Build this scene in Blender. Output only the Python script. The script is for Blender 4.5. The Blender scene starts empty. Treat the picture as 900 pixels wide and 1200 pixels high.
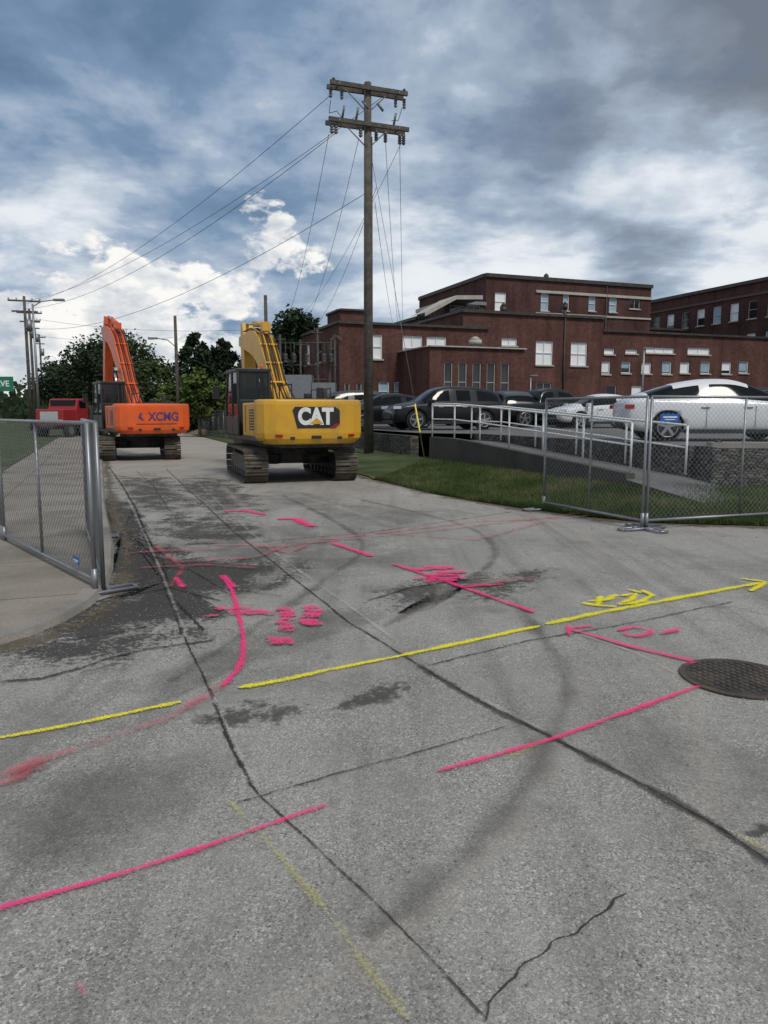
import bpy, bmesh, math, random
import numpy as np
from mathutils import Vector, Matrix
random.seed(7); np.random.seed(7)
S=bpy.context.scene
COL=S.collection
R=math.radians
# ------------------------------------------------------------------ camera / survey
CAMZ=1.7; F=880.0; TH=math.atan(117/880.0)
FW=Vector((0,math.cos(TH),-math.sin(TH))); UP=Vector((0,math.sin(TH),math.cos(TH)))
def ray(px,py): return Vector((1,0,0))*((px-450)/F)+UP*((600-py)/F)+FW
def G(px,py,z=0.0):
    d=ray(px,py); t=(z-CAMZ)/d.z
    return Vector((d.x*t,d.y*t,z))
def Y(px,py,y):
    d=ray(px,py); t=y/d.y
    return Vector((d.x*t,y,CAMZ+d.z*t))
ST=Vector((-0.351,0.936,0)); FX=Vector((0.936,0.351,0))
STA=math.atan2(0.351,0.936)
# ------------------------------------------------------------------ materials
def newmat(name):
    m=bpy.data.materials.new(name); m.use_nodes=True
    nt=m.node_tree; b=nt.nodes.get('Principled BSDF')
    return m,nt,b
def L(nt,a,b): nt.links.new(a,b)
def mathn(nt,op,a,b=None,c=None,clamp=False):
    n=nt.nodes.new('ShaderNodeMath'); n.operation=op; n.use_clamp=clamp
    for i,v in enumerate((a,b,c)):
        if v is None: continue
        if isinstance(v,(int,float)): n.inputs[i].default_value=v
        else: nt.links.new(v,n.inputs[i])
    return n.outputs[0]
def noise(nt,vec,scale,detail=4,rough=.55,dist=0):
    n=nt.nodes.new('ShaderNodeTexNoise'); n.inputs['Scale'].default_value=scale
    n.inputs['Detail'].default_value=detail; n.inputs['Roughness'].default_value=rough
    n.inputs['Distortion'].default_value=dist
    if vec is not None: nt.links.new(vec,n.inputs['Vector'])
    return n.outputs['Fac']
def ramp(nt,fac,stops):
    n=nt.nodes.new('ShaderNodeValToRGB'); cr=n.color_ramp
    while len(cr.elements)<len(stops): cr.elements.new(0.5)
    for e,(p,c) in zip(cr.elements,stops):
        e.position=p
        if isinstance(c,(int,float)): c=(c,c,c)
        e.color=(c[0],c[1],c[2],1)
    nt.links.new(fac,n.inputs[0]); return n.outputs['Color']
def mix(nt,fac,a,b,mode='MIX'):
    n=nt.nodes.new('ShaderNodeMix'); n.data_type='RGBA'; n.blend_type=mode
    for i,v in ((0,fac),(6,a),(7,b)):
        if isinstance(v,(int,float)): n.inputs[i].default_value=v
        elif isinstance(v,tuple): n.inputs[i].default_value=(v[0],v[1],v[2],1)
        else: nt.links.new(v,n.inputs[i])
    return n.outputs[2]
def objc(nt):
    return nt.nodes.new('ShaderNodeTexCoord').outputs['Object']
def mapv(nt,vec,scale=(1,1,1),rot=(0,0,0)):
    n=nt.nodes.new('ShaderNodeMapping'); n.inputs['Scale'].default_value=scale; n.inputs['Rotation'].default_value=rot
    nt.links.new(vec,n.inputs['Vector']); return n.outputs[0]
def bump(nt,b,h,strength=.3,dist=.01):
    n=nt.nodes.new('ShaderNodeBump'); n.inputs['Strength'].default_value=strength; n.inputs['Distance'].default_value=dist
    nt.links.new(h,n.inputs['Height']); nt.links.new(n.outputs[0],b.inputs['Normal'])
def pm(name,c,rough=.6,metal=0,var=.25,scale=4,dirt=None,bmp=0,coat=0):
    m,nt,b=newmat(name); o=objc(nt)
    n=noise(nt,o,scale,4,.6)
    lo=tuple(x*(1-var) for x in c); hi=tuple(min(1,x*(1+var)) for x in c)
    col=ramp(nt,n,[(.3,lo),(.7,hi)])
    if dirt:
        n2=noise(nt,o,scale*.6,6,.7,.5)
        f=ramp(nt,n2,[(.48,0),(.68,.75)])
        col=mix(nt,f,col,dirt)
    L(nt,col,b.inputs['Base Color'])
    b.inputs['Roughness'].default_value=rough; b.inputs['Metallic'].default_value=metal
    if coat: b.inputs['Coat Weight'].default_value=coat; b.inputs['Coat Roughness'].default_value=.05; b.inputs['Specular IOR Level'].default_value=.3
    if bmp: bump(nt,b,noise(nt,o,scale*8,4,.6),bmp,.01)
    return m
M={}
M['yellow']=pm('yellow_paint',(.66,.35,.025),.42,0,.06,1.5,(.36,.23,.06))
M['orange']=pm('orange_paint',(.80,.115,.018),.42,0,.08,1.5,(.40,.11,.04))
M['black']=pm('black_plastic',(.018,.018,.019),.5,0,.3,3)
M['dark']=pm('dark_steel',(.045,.043,.04),.6,.3,.4,6,(.12,.095,.07),.3)
M['track']=pm('track_steel',(.085,.072,.058),.7,.2,.4,7,(.20,.155,.105),.4)
M['rust']=pm('rusty_dirt',(.16,.11,.07),.9,0,.3,6,(.06,.05,.04),.4)
M['galv']=pm('galvanised_steel',(.27,.28,.29),.45,.7,.12,8)
M['chrome']=pm('bright_metal',(.6,.6,.6),.25,.95,.08,8)
M['wood']=pm('weathered_wood',(.095,.082,.070),.9,0,.35,5,(.05,.043,.037),.5)
M['insul']=pm('insulator',(.13,.13,.135),.3,0,.2,5)
M['white']=pm('white_paint',(.78,.78,.76),.45,0,.05,4,(.6,.58,.53))
M['red']=pm('red_paint',(.30,.02,.02),.35,0,.08,3)
M['blue']=pm('blue_sign',(.02,.12,.42),.4,0,.05,3)
M['logoblue']=pm('logo_blue',(.10,.055,.16),.4,0,.05,3)
M['green']=pm('green_sign',(.01,.17,.09),.4,0,.05,3)
M['yel2']=pm('yellow_guard',(.75,.66,.10),.45,0,.06,3)
M['carw']=pm('car_white',(.66,.67,.68),.35,0,.02,2,coat=.35)
M['cark']=pm('car_black',(.008,.008,.009),.35,0,.1,2,coat=.3)
M['cars']=pm('car_grey',(.05,.053,.057),.35,.1,.05,2,coat=.35)
M['carb']=pm('car_blue',(.02,.03,.06),.35,.1,.05,2,coat=.35)
M['tyre']=pm('tyre',(.02,.02,.02),.85,0,.2,9)
M['rim']=pm('rim',(.40,.41,.42),.3,.8,.05,5)
M['lampc']=pm('headlamp',(.6,.62,.65),.15,0,.03,5)
M['lampr']=pm('taillamp',(.35,.01,.01),.15,0,.05,5)
M['roof']=pm('flat_roof',(.16,.155,.15),.9,0,.2,1)
M['trim']=pm('stone_trim',(.42,.39,.34),.8,0,.15,2)
M['blind']=pm('window_blind',(.80,.82,.82),.5,0,.10,.8)
M['blindb']=pm('window_blue',(.30,.42,.50),.2,0,.3,.5)
M['pebble']=pm('gravel_stone',(.22,.205,.185),.9,0,.5,9)
def glassmat(name,c,rg,sp):
    m,nt,b=newmat(name); b.inputs['Base Color'].default_value=(*c,1); b.inputs['Roughness'].default_value=rg; b.inputs['Specular IOR Level'].default_value=sp; return m
M['glass']=glassmat('window_glass',(.020,.024,.028),.06,.6)
M['cglass']=glassmat('car_glass',(.006,.008,.009),.06,.2)
def brickmat(name,c1,c2,mort):
    m,nt,b=newmat(name); uv=nt.nodes.new('ShaderNodeTexCoord').outputs['UV']
    br=nt.nodes.new('ShaderNodeTexBrick'); L(nt,uv,br.inputs['Vector'])
    br.inputs['Color1'].default_value=(*c1,1); br.inputs['Color2'].default_value=(*c2,1); br.inputs['Mortar'].default_value=(*mort,1)
    br.inputs['Scale'].default_value=1; br.inputs['Brick Width'].default_value=.22; br.inputs['Row Height'].default_value=.075; br.inputs['Mortar Size'].default_value=.008
    n=noise(nt,uv,.35,6,.65); g=ramp(nt,n,[(.3,.6),(.7,1.25)])
    n3=noise(nt,uv,5,4,.7); g3=ramp(nt,n3,[(.3,.75),(.7,1.2)])
    st=noise(nt,mapv(nt,uv,(1.5,.12,1)),1.2,5,.6); g2=ramp(nt,st,[(.35,.72),(.6,1.05)])
    c=mix(nt,1.0,br.outputs['Color'],g,'MULTIPLY'); c=mix(nt,1.0,c,g2,'MULTIPLY'); c=mix(nt,1.0,c,g3,'MULTIPLY')
    L(nt,c,b.inputs['Base Color']); b.inputs['Roughness'].default_value=.95; b.inputs['Specular IOR Level'].default_value=.2
    return m
M['brick']=brickmat('red_brick',(.140,.052,.041),(.092,.035,.030),(.15,.11,.095))
M['brick2']=brickmat('brown_brick',(.105,.043,.037),(.072,.031,.028),(.11,.08,.07))
def concmat(name,c,joint=None):
    m,nt,b=newmat(name); o=objc(nt)
    a=ramp(nt,noise(nt,o,.9,7,.65,.4),[(.3,tuple(x*.55 for x in c)),(.55,c),(.8,tuple(x*1.15 for x in c))])
    f=ramp(nt,noise(nt,o,70,3,.7),[(.3,.72),(.7,1.15)])
    a=mix(nt,1.0,a,f,'MULTIPLY')
    if joint:
        br=nt.nodes.new('ShaderNodeTexBrick'); L(nt,mapv(nt,o,(1,1,1),(0,0,-STA)),br.inputs['Vector'])
        br.offset=0; br.inputs['Scale'].default_value=1; br.inputs['Brick Width'].default_value=joint; br.inputs['Row Height'].default_value=joint
        br.inputs['Mortar Size'].default_value=.012; br.inputs['Color1'].default_value=(1,1,1,1); br.inputs['Color2'].default_value=(.85,.85,.84,1); br.inputs['Mortar'].default_value=(.4,.38,.35,1)
        a=mix(nt,1.0,a,br.outputs['Color'],'MULTIPLY')
    L(nt,a,b.inputs['Base Color']); b.inputs['Roughness'].default_value=.9
    bump(nt,b,noise(nt,o,60,3,.7),.35,.006)
    return m
M['conc']=concmat('pavement_concrete',(.30,.26,.21),1.8)
M['kerb']=concmat('kerb_concrete',(.28,.255,.22))
M['dconc']=concmat('stained_concrete',(.085,.076,.066))
M['lot']=concmat('lot_asphalt',(.15,.145,.138))
m,nt,b=newmat('rubble_stone'); o=objc(nt)
v=nt.nodes.new('ShaderNodeTexVoronoi'); v.inputs['Scale'].default_value=7; L(nt,mapv(nt,o,(1,1,2.2)),v.inputs['Vector'])
v2=nt.nodes.new('ShaderNodeTexVoronoi'); v2.feature='DISTANCE_TO_EDGE'; v2.inputs['Scale'].default_value=7; L(nt,mapv(nt,o,(1,1,2.2)),v2.inputs['Vector'])
bw=nt.nodes.new('ShaderNodeRGBToBW'); L(nt,v.outputs['Color'],bw.inputs[0])
c=ramp(nt,bw.outputs[0],[(.2,(.05,.047,.042)),(.8,(.15,.135,.115))])
e=ramp(nt,v2.outputs['Distance'],[(.01,.2),(.08,1)])
c=mix(nt,1.0,c,e,'MULTIPLY'); c=mix(nt,1.0,c,ramp(nt,noise(nt,o,1.2,5,.6),[(.3,.5),(.7,1.3)]),'MULTIPLY'); L(nt,c,b.inputs['Base Color']); b.inputs['Roughness'].default_value=.95
bump(nt,b,v2.outputs['Distance'],.8,.05); M['stone']=m
def grassmat(name,k=1):
    m,nt,b=newmat(name); o=objc(nt)
    c=ramp(nt,noise(nt,o,.8,6,.65,.3),[(.3,(.034*k,.052*k,.015*k)),(.5,(.062*k,.090*k,.026*k)),(.68,(.14*k,.13*k,.06*k))])
    f=ramp(nt,noise(nt,o,45,3,.7),[(.3,.55),(.7,1.3)])
    L(nt,mix(nt,1.0,c,f,'MULTIPLY'),b.inputs['Base Color']); b.inputs['Roughness'].default_value=.9; b.inputs['Specular IOR Level'].default_value=.2
    return m
M['grass']=grassmat('grass_ground',.85); M['blade']=grassmat('grass_blade',1.15)
M['ground']=grassmat('far_ground',.9)
def leafmat(name,c):
    m,nt,b=newmat(name); o=objc(nt)
    a=ramp(nt,noise(nt,o,.55,4,.6),[(.32,tuple(x*.45 for x in c)),(.68,tuple(x*1.5 for x in c))])
    f=ramp(nt,noise(nt,o,6,3,.6),[(.3,.6),(.7,1.35)])
    L(nt,mix(nt,1.0,a,f,'MULTIPLY'),b.inputs['Base Color']); b.inputs['Roughness'].default_value=.8; b.inputs['Specular IOR Level'].default_value=.2
    return m
M['leaf']=leafmat('leaf_green',(.050,.078,.026)); M['leafd']=leafmat('leaf_dark',(.026,.044,.020)); M['leafy']=leafmat('leaf_light',(.085,.12,.03))
# road
m,nt,b=newmat('worn_road'); o=objc(nt)
vo=nt.nodes.new('ShaderNodeTexVoronoi'); vo.inputs['Scale'].default_value=120; L(nt,o,vo.inputs['Vector'])
bw=nt.nodes.new('ShaderNodeRGBToBW'); L(nt,vo.outputs['Color'],bw.inputs[0])
base=ramp(nt,noise(nt,o,.5,7,.64,.35),[(.28,(.215,.205,.187)),(.5,(.305,.290,.264)),(.72,(.37,.351,.318))])
st=ramp(nt,bw.outputs[0],[(.0,.30),(.28,.78),(.6,1.0),(.78,1.3),(1,2.0)])
wear=ramp(nt,noise(nt,o,1.7,4,.6),[(.35,.5),(.65,1.0)])
c=mix(nt,wear,base,mix(nt,1.0,base,st,'MULTIPLY'))
fn=ramp(nt,noise(nt,o,190,2,.7),[(.3,.58),(.7,1.35)]); c=mix(nt,1.0,c,fn,'MULTIPLY')
sk=ramp(nt,noise(nt,mapv(nt,o,(2.2,.10,1),(0,0,-STA)),1.4,5,.65),[(.32,.74),(.5,1.0),(.7,1.08)]); c=mix(nt,1.0,c,sk,'MULTIPLY')
sp=ramp(nt,noise(nt,o,6,5,.72),[(.58,0),(.72,.42)]); c=mix(nt,sp,c,(.13,.125,.115))
sp2=ramp(nt,noise(nt,o,.9,6,.7,.6),[(.53,0),(.66,.48)]); c=mix(nt,sp2,c,(.145,.139,.128))
sx=nt.nodes.new('ShaderNodeSeparateXYZ'); L(nt,o,sx.inputs[0])
du=mathn(nt,'MULTIPLY_ADD',sx.outputs['Y'],1/24.,-.30,clamp=True)
dn=mathn(nt,'MULTIPLY',du,ramp(nt,noise(nt,o,.35,5,.6),[(.3,.3),(.65,1)]))
c=mix(nt,dn,c,(.36,.315,.26))
L(nt,c,b.inputs['Base Color']); b.inputs['Roughness'].default_value=.92; b.inputs['Specular IOR Level'].default_value=.2
bump(nt,b,bw.outputs[0],.45,.005); M['road']=m
def decal(name,col,edge=1.0,bias=-.1,a1=.9,a2=.6,sharp=4,maxa=1.0,s1=70,s2=5,d1=3):
    m,nt,b=newmat(name); tc=nt.nodes.new('ShaderNodeTexCoord'); o=tc.outputs['Object']
    sp=nt.nodes.new('ShaderNodeSeparateXYZ'); L(nt,tc.outputs['UV'],sp.inputs[0])
    av=mathn(nt,'ABSOLUTE',sp.outputs['Y']); inv=mathn(nt,'SUBTRACT',1.0,av)
    n1=noise(nt,o,s1,d1,.75); n2=noise(nt,o,s2,4,.65)
    t=mathn(nt,'MULTIPLY_ADD',inv,edge,bias)
    t=mathn(nt,'MULTIPLY_ADD',mathn(nt,'SUBTRACT',n1,.5),a1,t)
    t=mathn(nt,'MULTIPLY_ADD',mathn(nt,'SUBTRACT',n2,.5),a2,t)
    t=mathn(nt,'MINIMUM',t,mathn(nt,'MULTIPLY',inv,2.0))
    al=mathn(nt,'MULTIPLY',mathn(nt,'MULTIPLY',t,sharp,clamp=True),maxa)
    cc=mix(nt,1.0,tuple(col),ramp(nt,n1,[(.3,.62),(.7,1.3)]),'MULTIPLY')
    L(nt,cc,b.inputs['Base Color']); b.inputs['Roughness'].default_value=.9; b.inputs['Specular IOR Level'].default_value=.15
    L(nt,al,b.inputs['Alpha'])
    return m
M['pink']=decal('pink_paint',(.86,.055,.22),1.5,-.62,5.0,2.2,2.0,.92,s1=130)
M['pinkb']=decal('pink_paint_patchy',(.84,.06,.21),1.2,-.48,5.0,3.4,2.0,.9,s1=70,s2=14)
M['pinkf']=decal('faded_pink_paint',(.58,.10,.13),1.0,-.44,3.4,3.0,1.5,.58,s1=90)
M['yelp']=decal('yellow_marking',(.85,.74,.02),1.5,-.55,5.0,1.8,2.0,.92,s1=130)
M['yelf']=decal('faded_yellow_marking',(.52,.47,.16),1.0,-.45,3.6,2.8,1.4,.45,s1=90)
M['whitef']=decal('faded_white_marking',(.55,.54,.50),1.0,-.45,3.6,3.4,1.5,.42,s1=90)
M['crack']=decal('crack_dark',(.035,.032,.029),1.5,-.42,3.4,2.4,2.2,.80,s1=60,s2=6)
M['seal']=decal('crack_sealant',(.085,.08,.073),1.8,-.40,3.4,2.4,1.8,.62,s1=50,s2=4)
M['patch']=decal('broken_asphalt',(.070,.066,.060),1.2,-.26,3.6,3.4,1.9,.84,s1=22,s2=1.4,d1=6)
M['patch2']=decal('thin_asphalt_stain',(.09,.085,.077),1.0,-.40,4.0,3.6,1.4,.72,s1=16,s2=2.2,d1=6)
M['stain']=decal('road_stain',(.12,.115,.105),1.0,-.45,.9,2.6,1.3,.32,s1=20,s2=1.1)
M['soil']=decal('loose_soil',(.15,.12,.085),1.1,-.40,3.0,3.0,1.6,.75,s1=18,s2=1.6,d1=5)
M['tyrem']=decal('tyre_scuff',(.52,.48,.42),1.0,-.36,1.4,2.2,1.4,.34,s1=60,s2=1.5)
M['tyred']=decal('tyre_rubber',(.08,.075,.07),1.0,-.42,1.4,2.4,1.4,.34,s1=60,s2=1.5)
M['rblk']=pm('manhole_iron',(.075,.058,.046),.75,.2,.4,12,(.16,.105,.07),.4)
# ------------------------------------------------------------------ mesh builder
def empty(name,loc=(0,0,0),rz=0):
    e=bpy.data.objects.new(name,None); COL.objects.link(e); e.location=loc; e.rotation_euler=(0,0,rz); return e
class MB:
    def __init__(s): s.v=[];s.f=[];s.m=[];s.uv=[];s.mats=[];s.sm=[]
    def mi(s,k):
        if k not in s.mats: s.mats.append(k)
        return s.mats.index(k)
    def face(s,idx,k,uv=None,smooth=False):
        s.f.append(tuple(idx)); s.m.append(s.mi(k)); s.uv.append(uv); s.sm.append(smooth)
    def add(s,pts,k,uv=None):
        b=len(s.v); s.v+= [tuple(p) for p in pts]; s.face(range(b,b+len(pts)),k,uv)
    def box(s,c,sz,k,rot=None):
        hx,hy,hz=sz[0]/2,sz[1]/2,sz[2]/2; c=Vector(c)
        P=[Vector((x,y,z)) for z in(-hz,hz) for x,y in((-hx,-hy),(hx,-hy),(hx,hy),(-hx,hy))]
        if rot is not None: P=[rot@p for p in P]
        b=len(s.v); s.v+=[tuple(c+p) for p in P]
        for f in((3,2,1,0),(4,5,6,7),(0,1,5,4),(1,2,6,5),(2,3,7,6),(3,0,4,7)): s.face([b+i for i in f],k)
    def cyl(s,p0,p1,r0,k,r1=None,n=10,caps=True):
        if r1 is None:r1=r0
        p0=Vector(p0);p1=Vector(p1);d=(p1-p0)
        if d.length<1e-6:return
        d.normalize(); a=Vector((0,0,1)) if abs(d.z)<.9 else Vector((1,0,0))
        x=d.cross(a).normalized(); y=d.cross(x)
        b=len(s.v)
        for p,r in((p0,r0),(p1,r1)):
            for i in range(n):
                t=2*math.pi*i/n; s.v.append(tuple(p+x*(r*math.cos(t))+y*(r*math.sin(t))))
        for i in range(n):
            j=(i+1)%n; s.face((b+j,b+i,b+n+i,b+n+j),k,smooth=n>4)
        if caps:
            s.face([b+i for i in range(n)],k); s.face([b+n+i for i in reversed(range(n))],k)
    def tube(s,pts,r,k,n=6):
        for a,b in zip(pts[:-1],pts[1:]): s.cyl(a,b,r,k,n=n,caps=False)
    def prism(s,prof,x0,x1,k,axis='x'):
        n=len(prof); b=len(s.v)
        for x in(x0,x1):
            for p in prof:
                s.v.append((x,p[0],p[1]) if axis=='x' else ((p[0],x,p[1]) if axis=='y' else (p[0],p[1],x)))
        for i in range(n):
            j=(i+1)%n; s.face((b+i,b+j,b+n+j,b+n+i),k)
        s.face([b+i for i in reversed(range(n))],k); s.face([b+n+i for i in range(n)],k)
    def build(s,name,parent=None,bevel=0,seg=2,loc=None,rz=0,recalc=True):
        me=bpy.data.meshes.new(name); me.from_pydata(s.v,[],s.f)
        for k in s.mats: me.materials.append(M[k])
        me.polygons.foreach_set('material_index',s.m)
        me.polygons.foreach_set('use_smooth',s.sm)
        if any(u is not None for u in s.uv):
            l=me.uv_layers.new(name='UVMap'); arr=[]
            for f,u in zip(s.f,s.uv):
                if u is None: arr+=[0.0]*(2*len(f))
                else:
                    for q in u: arr+=[q[0],q[1]]
            l.data.foreach_set('uv',arr)
        if recalc:
            bm=bmesh.new(); bm.from_mesh(me); bmesh.ops.recalc_face_normals(bm,faces=bm.faces); bm.to_mesh(me); bm.free()
        me.update()
        o=bpy.data.objects.new(name,me); COL.objects.link(o)
        if parent: o.parent=parent
        if loc is not None: o.location=loc
        o.rotation_euler=(0,0,rz)
        if bevel:
            md=o.modifiers.new('b','BEVEL'); md.width=bevel; md.segments=seg; md.limit_method='ANGLE'; md.angle_limit=R(35)
        return o
def sheet(name,pts,k,z=None):
    P=[(p[0],p[1],p[2] if z is None and len(p)>2 else (z or 0)) for p in pts]
    me=bpy.data.meshes.new(name); bm=bmesh.new()
    vs=[bm.verts.new(p) for p in P]; f=bm.faces.new(vs); bmesh.ops.triangulate(bm,faces=[f])
    bmesh.ops.recalc_face_normals(bm,faces=bm.faces)
    if sum(f.normal.z for f in bm.faces)<0: bmesh.ops.reverse_faces(bm,faces=bm.faces)
    bm.to_mesh(me); bm.free(); me.materials.append(M[k])
    o=bpy.data.objects.new(name,me); COL.objects.link(o); return o
# ------------------------------------------------------------------ ground
sheet('ground',[(-2500,-200),(2500,-200),(2500,4000),(-2500,4000)],'ground',-.05)
sheet('road',[(-70,-30),(70,-30),(70,170),(-70,170)],'road',0)
K=[Vector((-30,-4.5,0)),Vector((-9,3.0,0)),Vector((-5,4.55,0)),G(0,757),G(40,745),G(78,728),G(108,710),G(126,690),G(133,668),G(134,640),G(124,595)]
k0=K[-1]; K+= [k0+ST*t for t in (5,15,40,80,130)]
KH=.07
def offs(P,d):
    out=[]
    for i,p in enumerate(P):
        a=P[max(0,i-1)];b=P[min(len(P)-1,i+1)]; t=(b-a).normalized(); out.append(p+Vector((-t.y,t.x,0))*d)
    return out
Ki=offs(K,.16)
mb=MB()
for i in range(len(K)-1):
    a,b2,c2,d2=K[i],K[i+1],Ki[i+1],Ki[i]
    h=Vector((0,0,KH)); mb.add([a,b2,b2+h*.85+(c2-b2)*.2,a+h*.85+(d2-a)*.2],'kerb'); mb.add([a+h*.85+(d2-a)*.2,b2+h*.85+(c2-b2)*.2,c2+h,d2+h],'kerb')
mb.build('left_kerb')
sheet('pavement',[tuple(p) for p in Ki]+[(-70,140),(-70,-4.5)],'conc',KH-.004)
lw=[k0+ST*t+Vector((-2.7,-.3,0)) for t in (4,15,40,80,125)]
sheet('lawn',[(-60,13),(-9,13.3)]+[tuple(p) for p in lw]+[(-60,135)],'grass',KH+.02)
Rd=[Vector((60,5.5,0)),Vector((14,9.6,0)),G(900,617),G(760,613),G(690,606),G(620,597),G(560,588),G(500,577),G(440,562)]
r0=Rd[-1]; Rd+=[r0+ST*t for t in (4,10,30,60,110)]
W=[Vector((60,9,0)),Vector((20,13,0)),Vector((7.9,14.75,0)),Vector((5.6,14.9,0)),Vector((4.75,15.2,0)),Vector((3.8,17.8,0)),Vector((2.6,21,0)),Vector((1.35,24.2,0)),Vector((.9,25.6,0))]
W+=[W[-1]+ST*t for t in (6,22,50,95)]
def resample(P,n):
    d=[0]
    for a,b in zip(P[:-1],P[1:]): d.append(d[-1]+(b-a).length)
    out=[]; j=0
    for i in range(n):
        t=d[-1]*i/(n-1)
        while j<len(d)-2 and d[j+1]<t: j+=1
        out.append(P[j].lerp(P[j+1],(t-d[j])/max(1e-6,d[j+1]-d[j])))
    return out
RA=[Rd[i] for i in range(14)]
WA=[W[0],W[1],W[2],W[3],W[4],W[4].lerp(W[5],.6),W[5].lerp(W[6],.4),W[6],W[7],W[8],W[9],W[10],W[11],W[12]]
def seg_resample(P,k=6):
    out=[]
    for a,b in zip(P[:-1],P[1:]):
        for i in range(k): out.append(a.lerp(b,i/k))
    out.append(P[-1]); return out
RA=seg_resample(RA);WA=seg_resample(WA)
mb=MB(); nc=8
def bankz(t): return .03+.22*t*t
grid=[]
for a,b in zip(RA,WA):
    row=[]
    for j in range(nc+1):
        t=j/nc; p=a.lerp(b,t); p.z=bankz(t)+ (random.uniform(-.012,.012) if 0<j<nc else 0)
        if j==0: p.x+=random.uniform(-.08,.08); p.y+=random.uniform(-.08,.08)
        row.append(len(mb.v)); mb.v.append(tuple(p))
    grid.append(row)
for i in range(len(grid)-1):
    for j in range(nc): mb.face((grid[i][j],grid[i][j+1],grid[i+1][j+1],grid[i+1][j]),'grass',smooth=True)
gb=mb.build('grass_bank')
def blades(name,sampler,n,h0,h1):
    V=[];Fc=[]
    for i in range(n):
        p=sampler(); h=random.uniform(h0,h1); a=random.uniform(0,6.28); w=.008
        dx,dy=math.cos(a)*w,math.sin(a)*w; lx,ly=random.uniform(-.5,.5)*h,random.uniform(-.5,.5)*h
        b=len(V); V+=[(p[0]-dx,p[1]-dy,p[2]),(p[0]+dx,p[1]+dy,p[2]),(p[0]+lx,p[1]+ly,p[2]+h)]; Fc.append((b,b+1,b+2))
    me=bpy.data.meshes.new(name); me.from_pydata(V,[],Fc); me.materials.append(M['blade'])
    o=bpy.data.objects.new(name,me); COL.objects.link(o)
def samp_bank():
    while True:
        i=random.randint(4,len(RA)-32); f=random.random(); t=random.random()
        if random.random()<.18: t=-.03*random.random()+.02
        a=RA[i].lerp(RA[i+1],f); b=WA[i].lerp(WA[i+1],f); p=a.lerp(b,t)
        if p.y<45 and p.x<12: return (p.x,p.y,bankz(max(t,0))-.01)
blades('grass',samp_bank,65000,.03,.11)
LZ=1.0
def wallseg(mb,a,b,z0a,z1a,z0b,z1b,th,k):
    d=(b-a).normalized(); nn=Vector((-d.y,d.x,0))*th
    P=[a+Vector((0,0,z0a)),b+Vector((0,0,z0b)),b+Vector((0,0,z1b)),a+Vector((0,0,z1a))]
    Q=[p+nn for p in P]
    i=len(mb.v); mb.v+=[tuple(p) for p in P+Q]
    for f in((0,1,2,3),(7,6,5,4),(3,2,6,7),(0,3,7,4),(1,5,6,2),(0,4,5,1)): mb.face([i+q for q in f],k)
def V2(x,y): return Vector((x,y,0))
mb=MB()
wallseg(mb,V2(60,9),V2(20,13),-.2,1.0,0,1.02,-.35,'stone')
wallseg(mb,V2(20,13),V2(6.55,15.0),0,1.02,0,.98,-.35,'stone')
wallseg(mb,V2(60,9.02),V2(20,13.02),.99,1.10,1.02,1.12,-.45,'kerb')
wallseg(mb,V2(20,13.02),V2(6.55,15.02),1.02,1.12,.99,1.10,-.45,'kerb')
mb.build('stone_retaining_wall')
mb=MB(); wallseg(mb,V2(.9,25.6),V2(.9,25.6)+ST*60,0,.9,0,.9,-.3,'stone'); mb.build('stone_retaining_wall')
sheet('parking_lot',[(60,9.3),(20,13.3),(6.7,15.3),(6.3,15.9),(2.95,24.7),(1.2,25.6)]+[tuple((V2(1.2,25.6)+ST*60)[:2]),(-20,160),(150,160),(150,9)],'lot',LZ)
ra,rb=Vector((4.86,15.05,0)),Vector((1.45,24.1,0)); dr=(rb-ra).normalized(); nr=Vector((dr.y,-dr.x,0))
def rampz(t): return .36+(.80-.36)*min(1,max(0,t/.8))
ramp_e=empty('access_ramp')
mb=MB(); nseg=12
for i in range(nseg):
    t0,t1=i/nseg,(i+1)/nseg; a=ra.lerp(rb,t0);b=ra.lerp(rb,t1)
    wallseg(mb,a,b,-.1,rampz(t0)+.12,-.1,rampz(t1)+.12,-.22,'dconc')
mb.build('ramp_wall',ramp_e)
mb=MB()
for i in range(nseg):
    t0,t1=i/nseg,(i+1)/nseg; a=ra.lerp(rb,t0)+nr*.22;b=ra.lerp(rb,t1)+nr*.22; c2=b+nr*1.35; d2=a+nr*1.35
    mb.add([a+Vector((0,0,rampz(t0))),b+Vector((0,0,rampz(t1))),c2+Vector((0,0,rampz(t1))),d2+Vector((0,0,rampz(t0)))],'lot')
a=ra+nr*1.58; b=rb+nr*1.58
wallseg(mb,a,b,-.1,LZ+.01,-.1,LZ+.01,-.15,'stone')
wallseg(mb,V2(6.55,15.0),a+nr*.15,-.1,LZ+.005,-.1,LZ+.005,-.2,'stone')
q0=ra+Vector((0,0,.36)); q1=ra+nr*1.6+Vector((0,0,.36)); q2=ra+nr*1.7-dr*2.0+Vector((0,0,.10)); q3=ra+nr*.1-dr*2.0+Vector((0,0,.10))
for A_,B_ in((q0,q3),(q3,q2),(q2,q1)):
    mb.add([A_,B_,Vector((B_.x,B_.y,-.1)),Vector((A_.x,A_.y,-.1))],'dconc')
mb.add([q0,q1,q2,q3],'lot')
mb.build('ramp_deck',ramp_e)
def railing(a,b,zf,n,h=1.02,r=.024):
    mb=MB(); tops=[];mids=[]
    for i in range(n+1):
        t=i/n; p=a.lerp(b,t); z=zf(t); mb.cyl(p+Vector((0,0,z)),p+Vector((0,0,z+h)),r,'white',n=8)
        tops.append(p+Vector((0,0,z+h))); mids.append(p+Vector((0,0,z+h*.55)))
    mb.tube(tops,r,'white',8); mb.tube(mids,r*.85,'white',8)
    return mb
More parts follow.
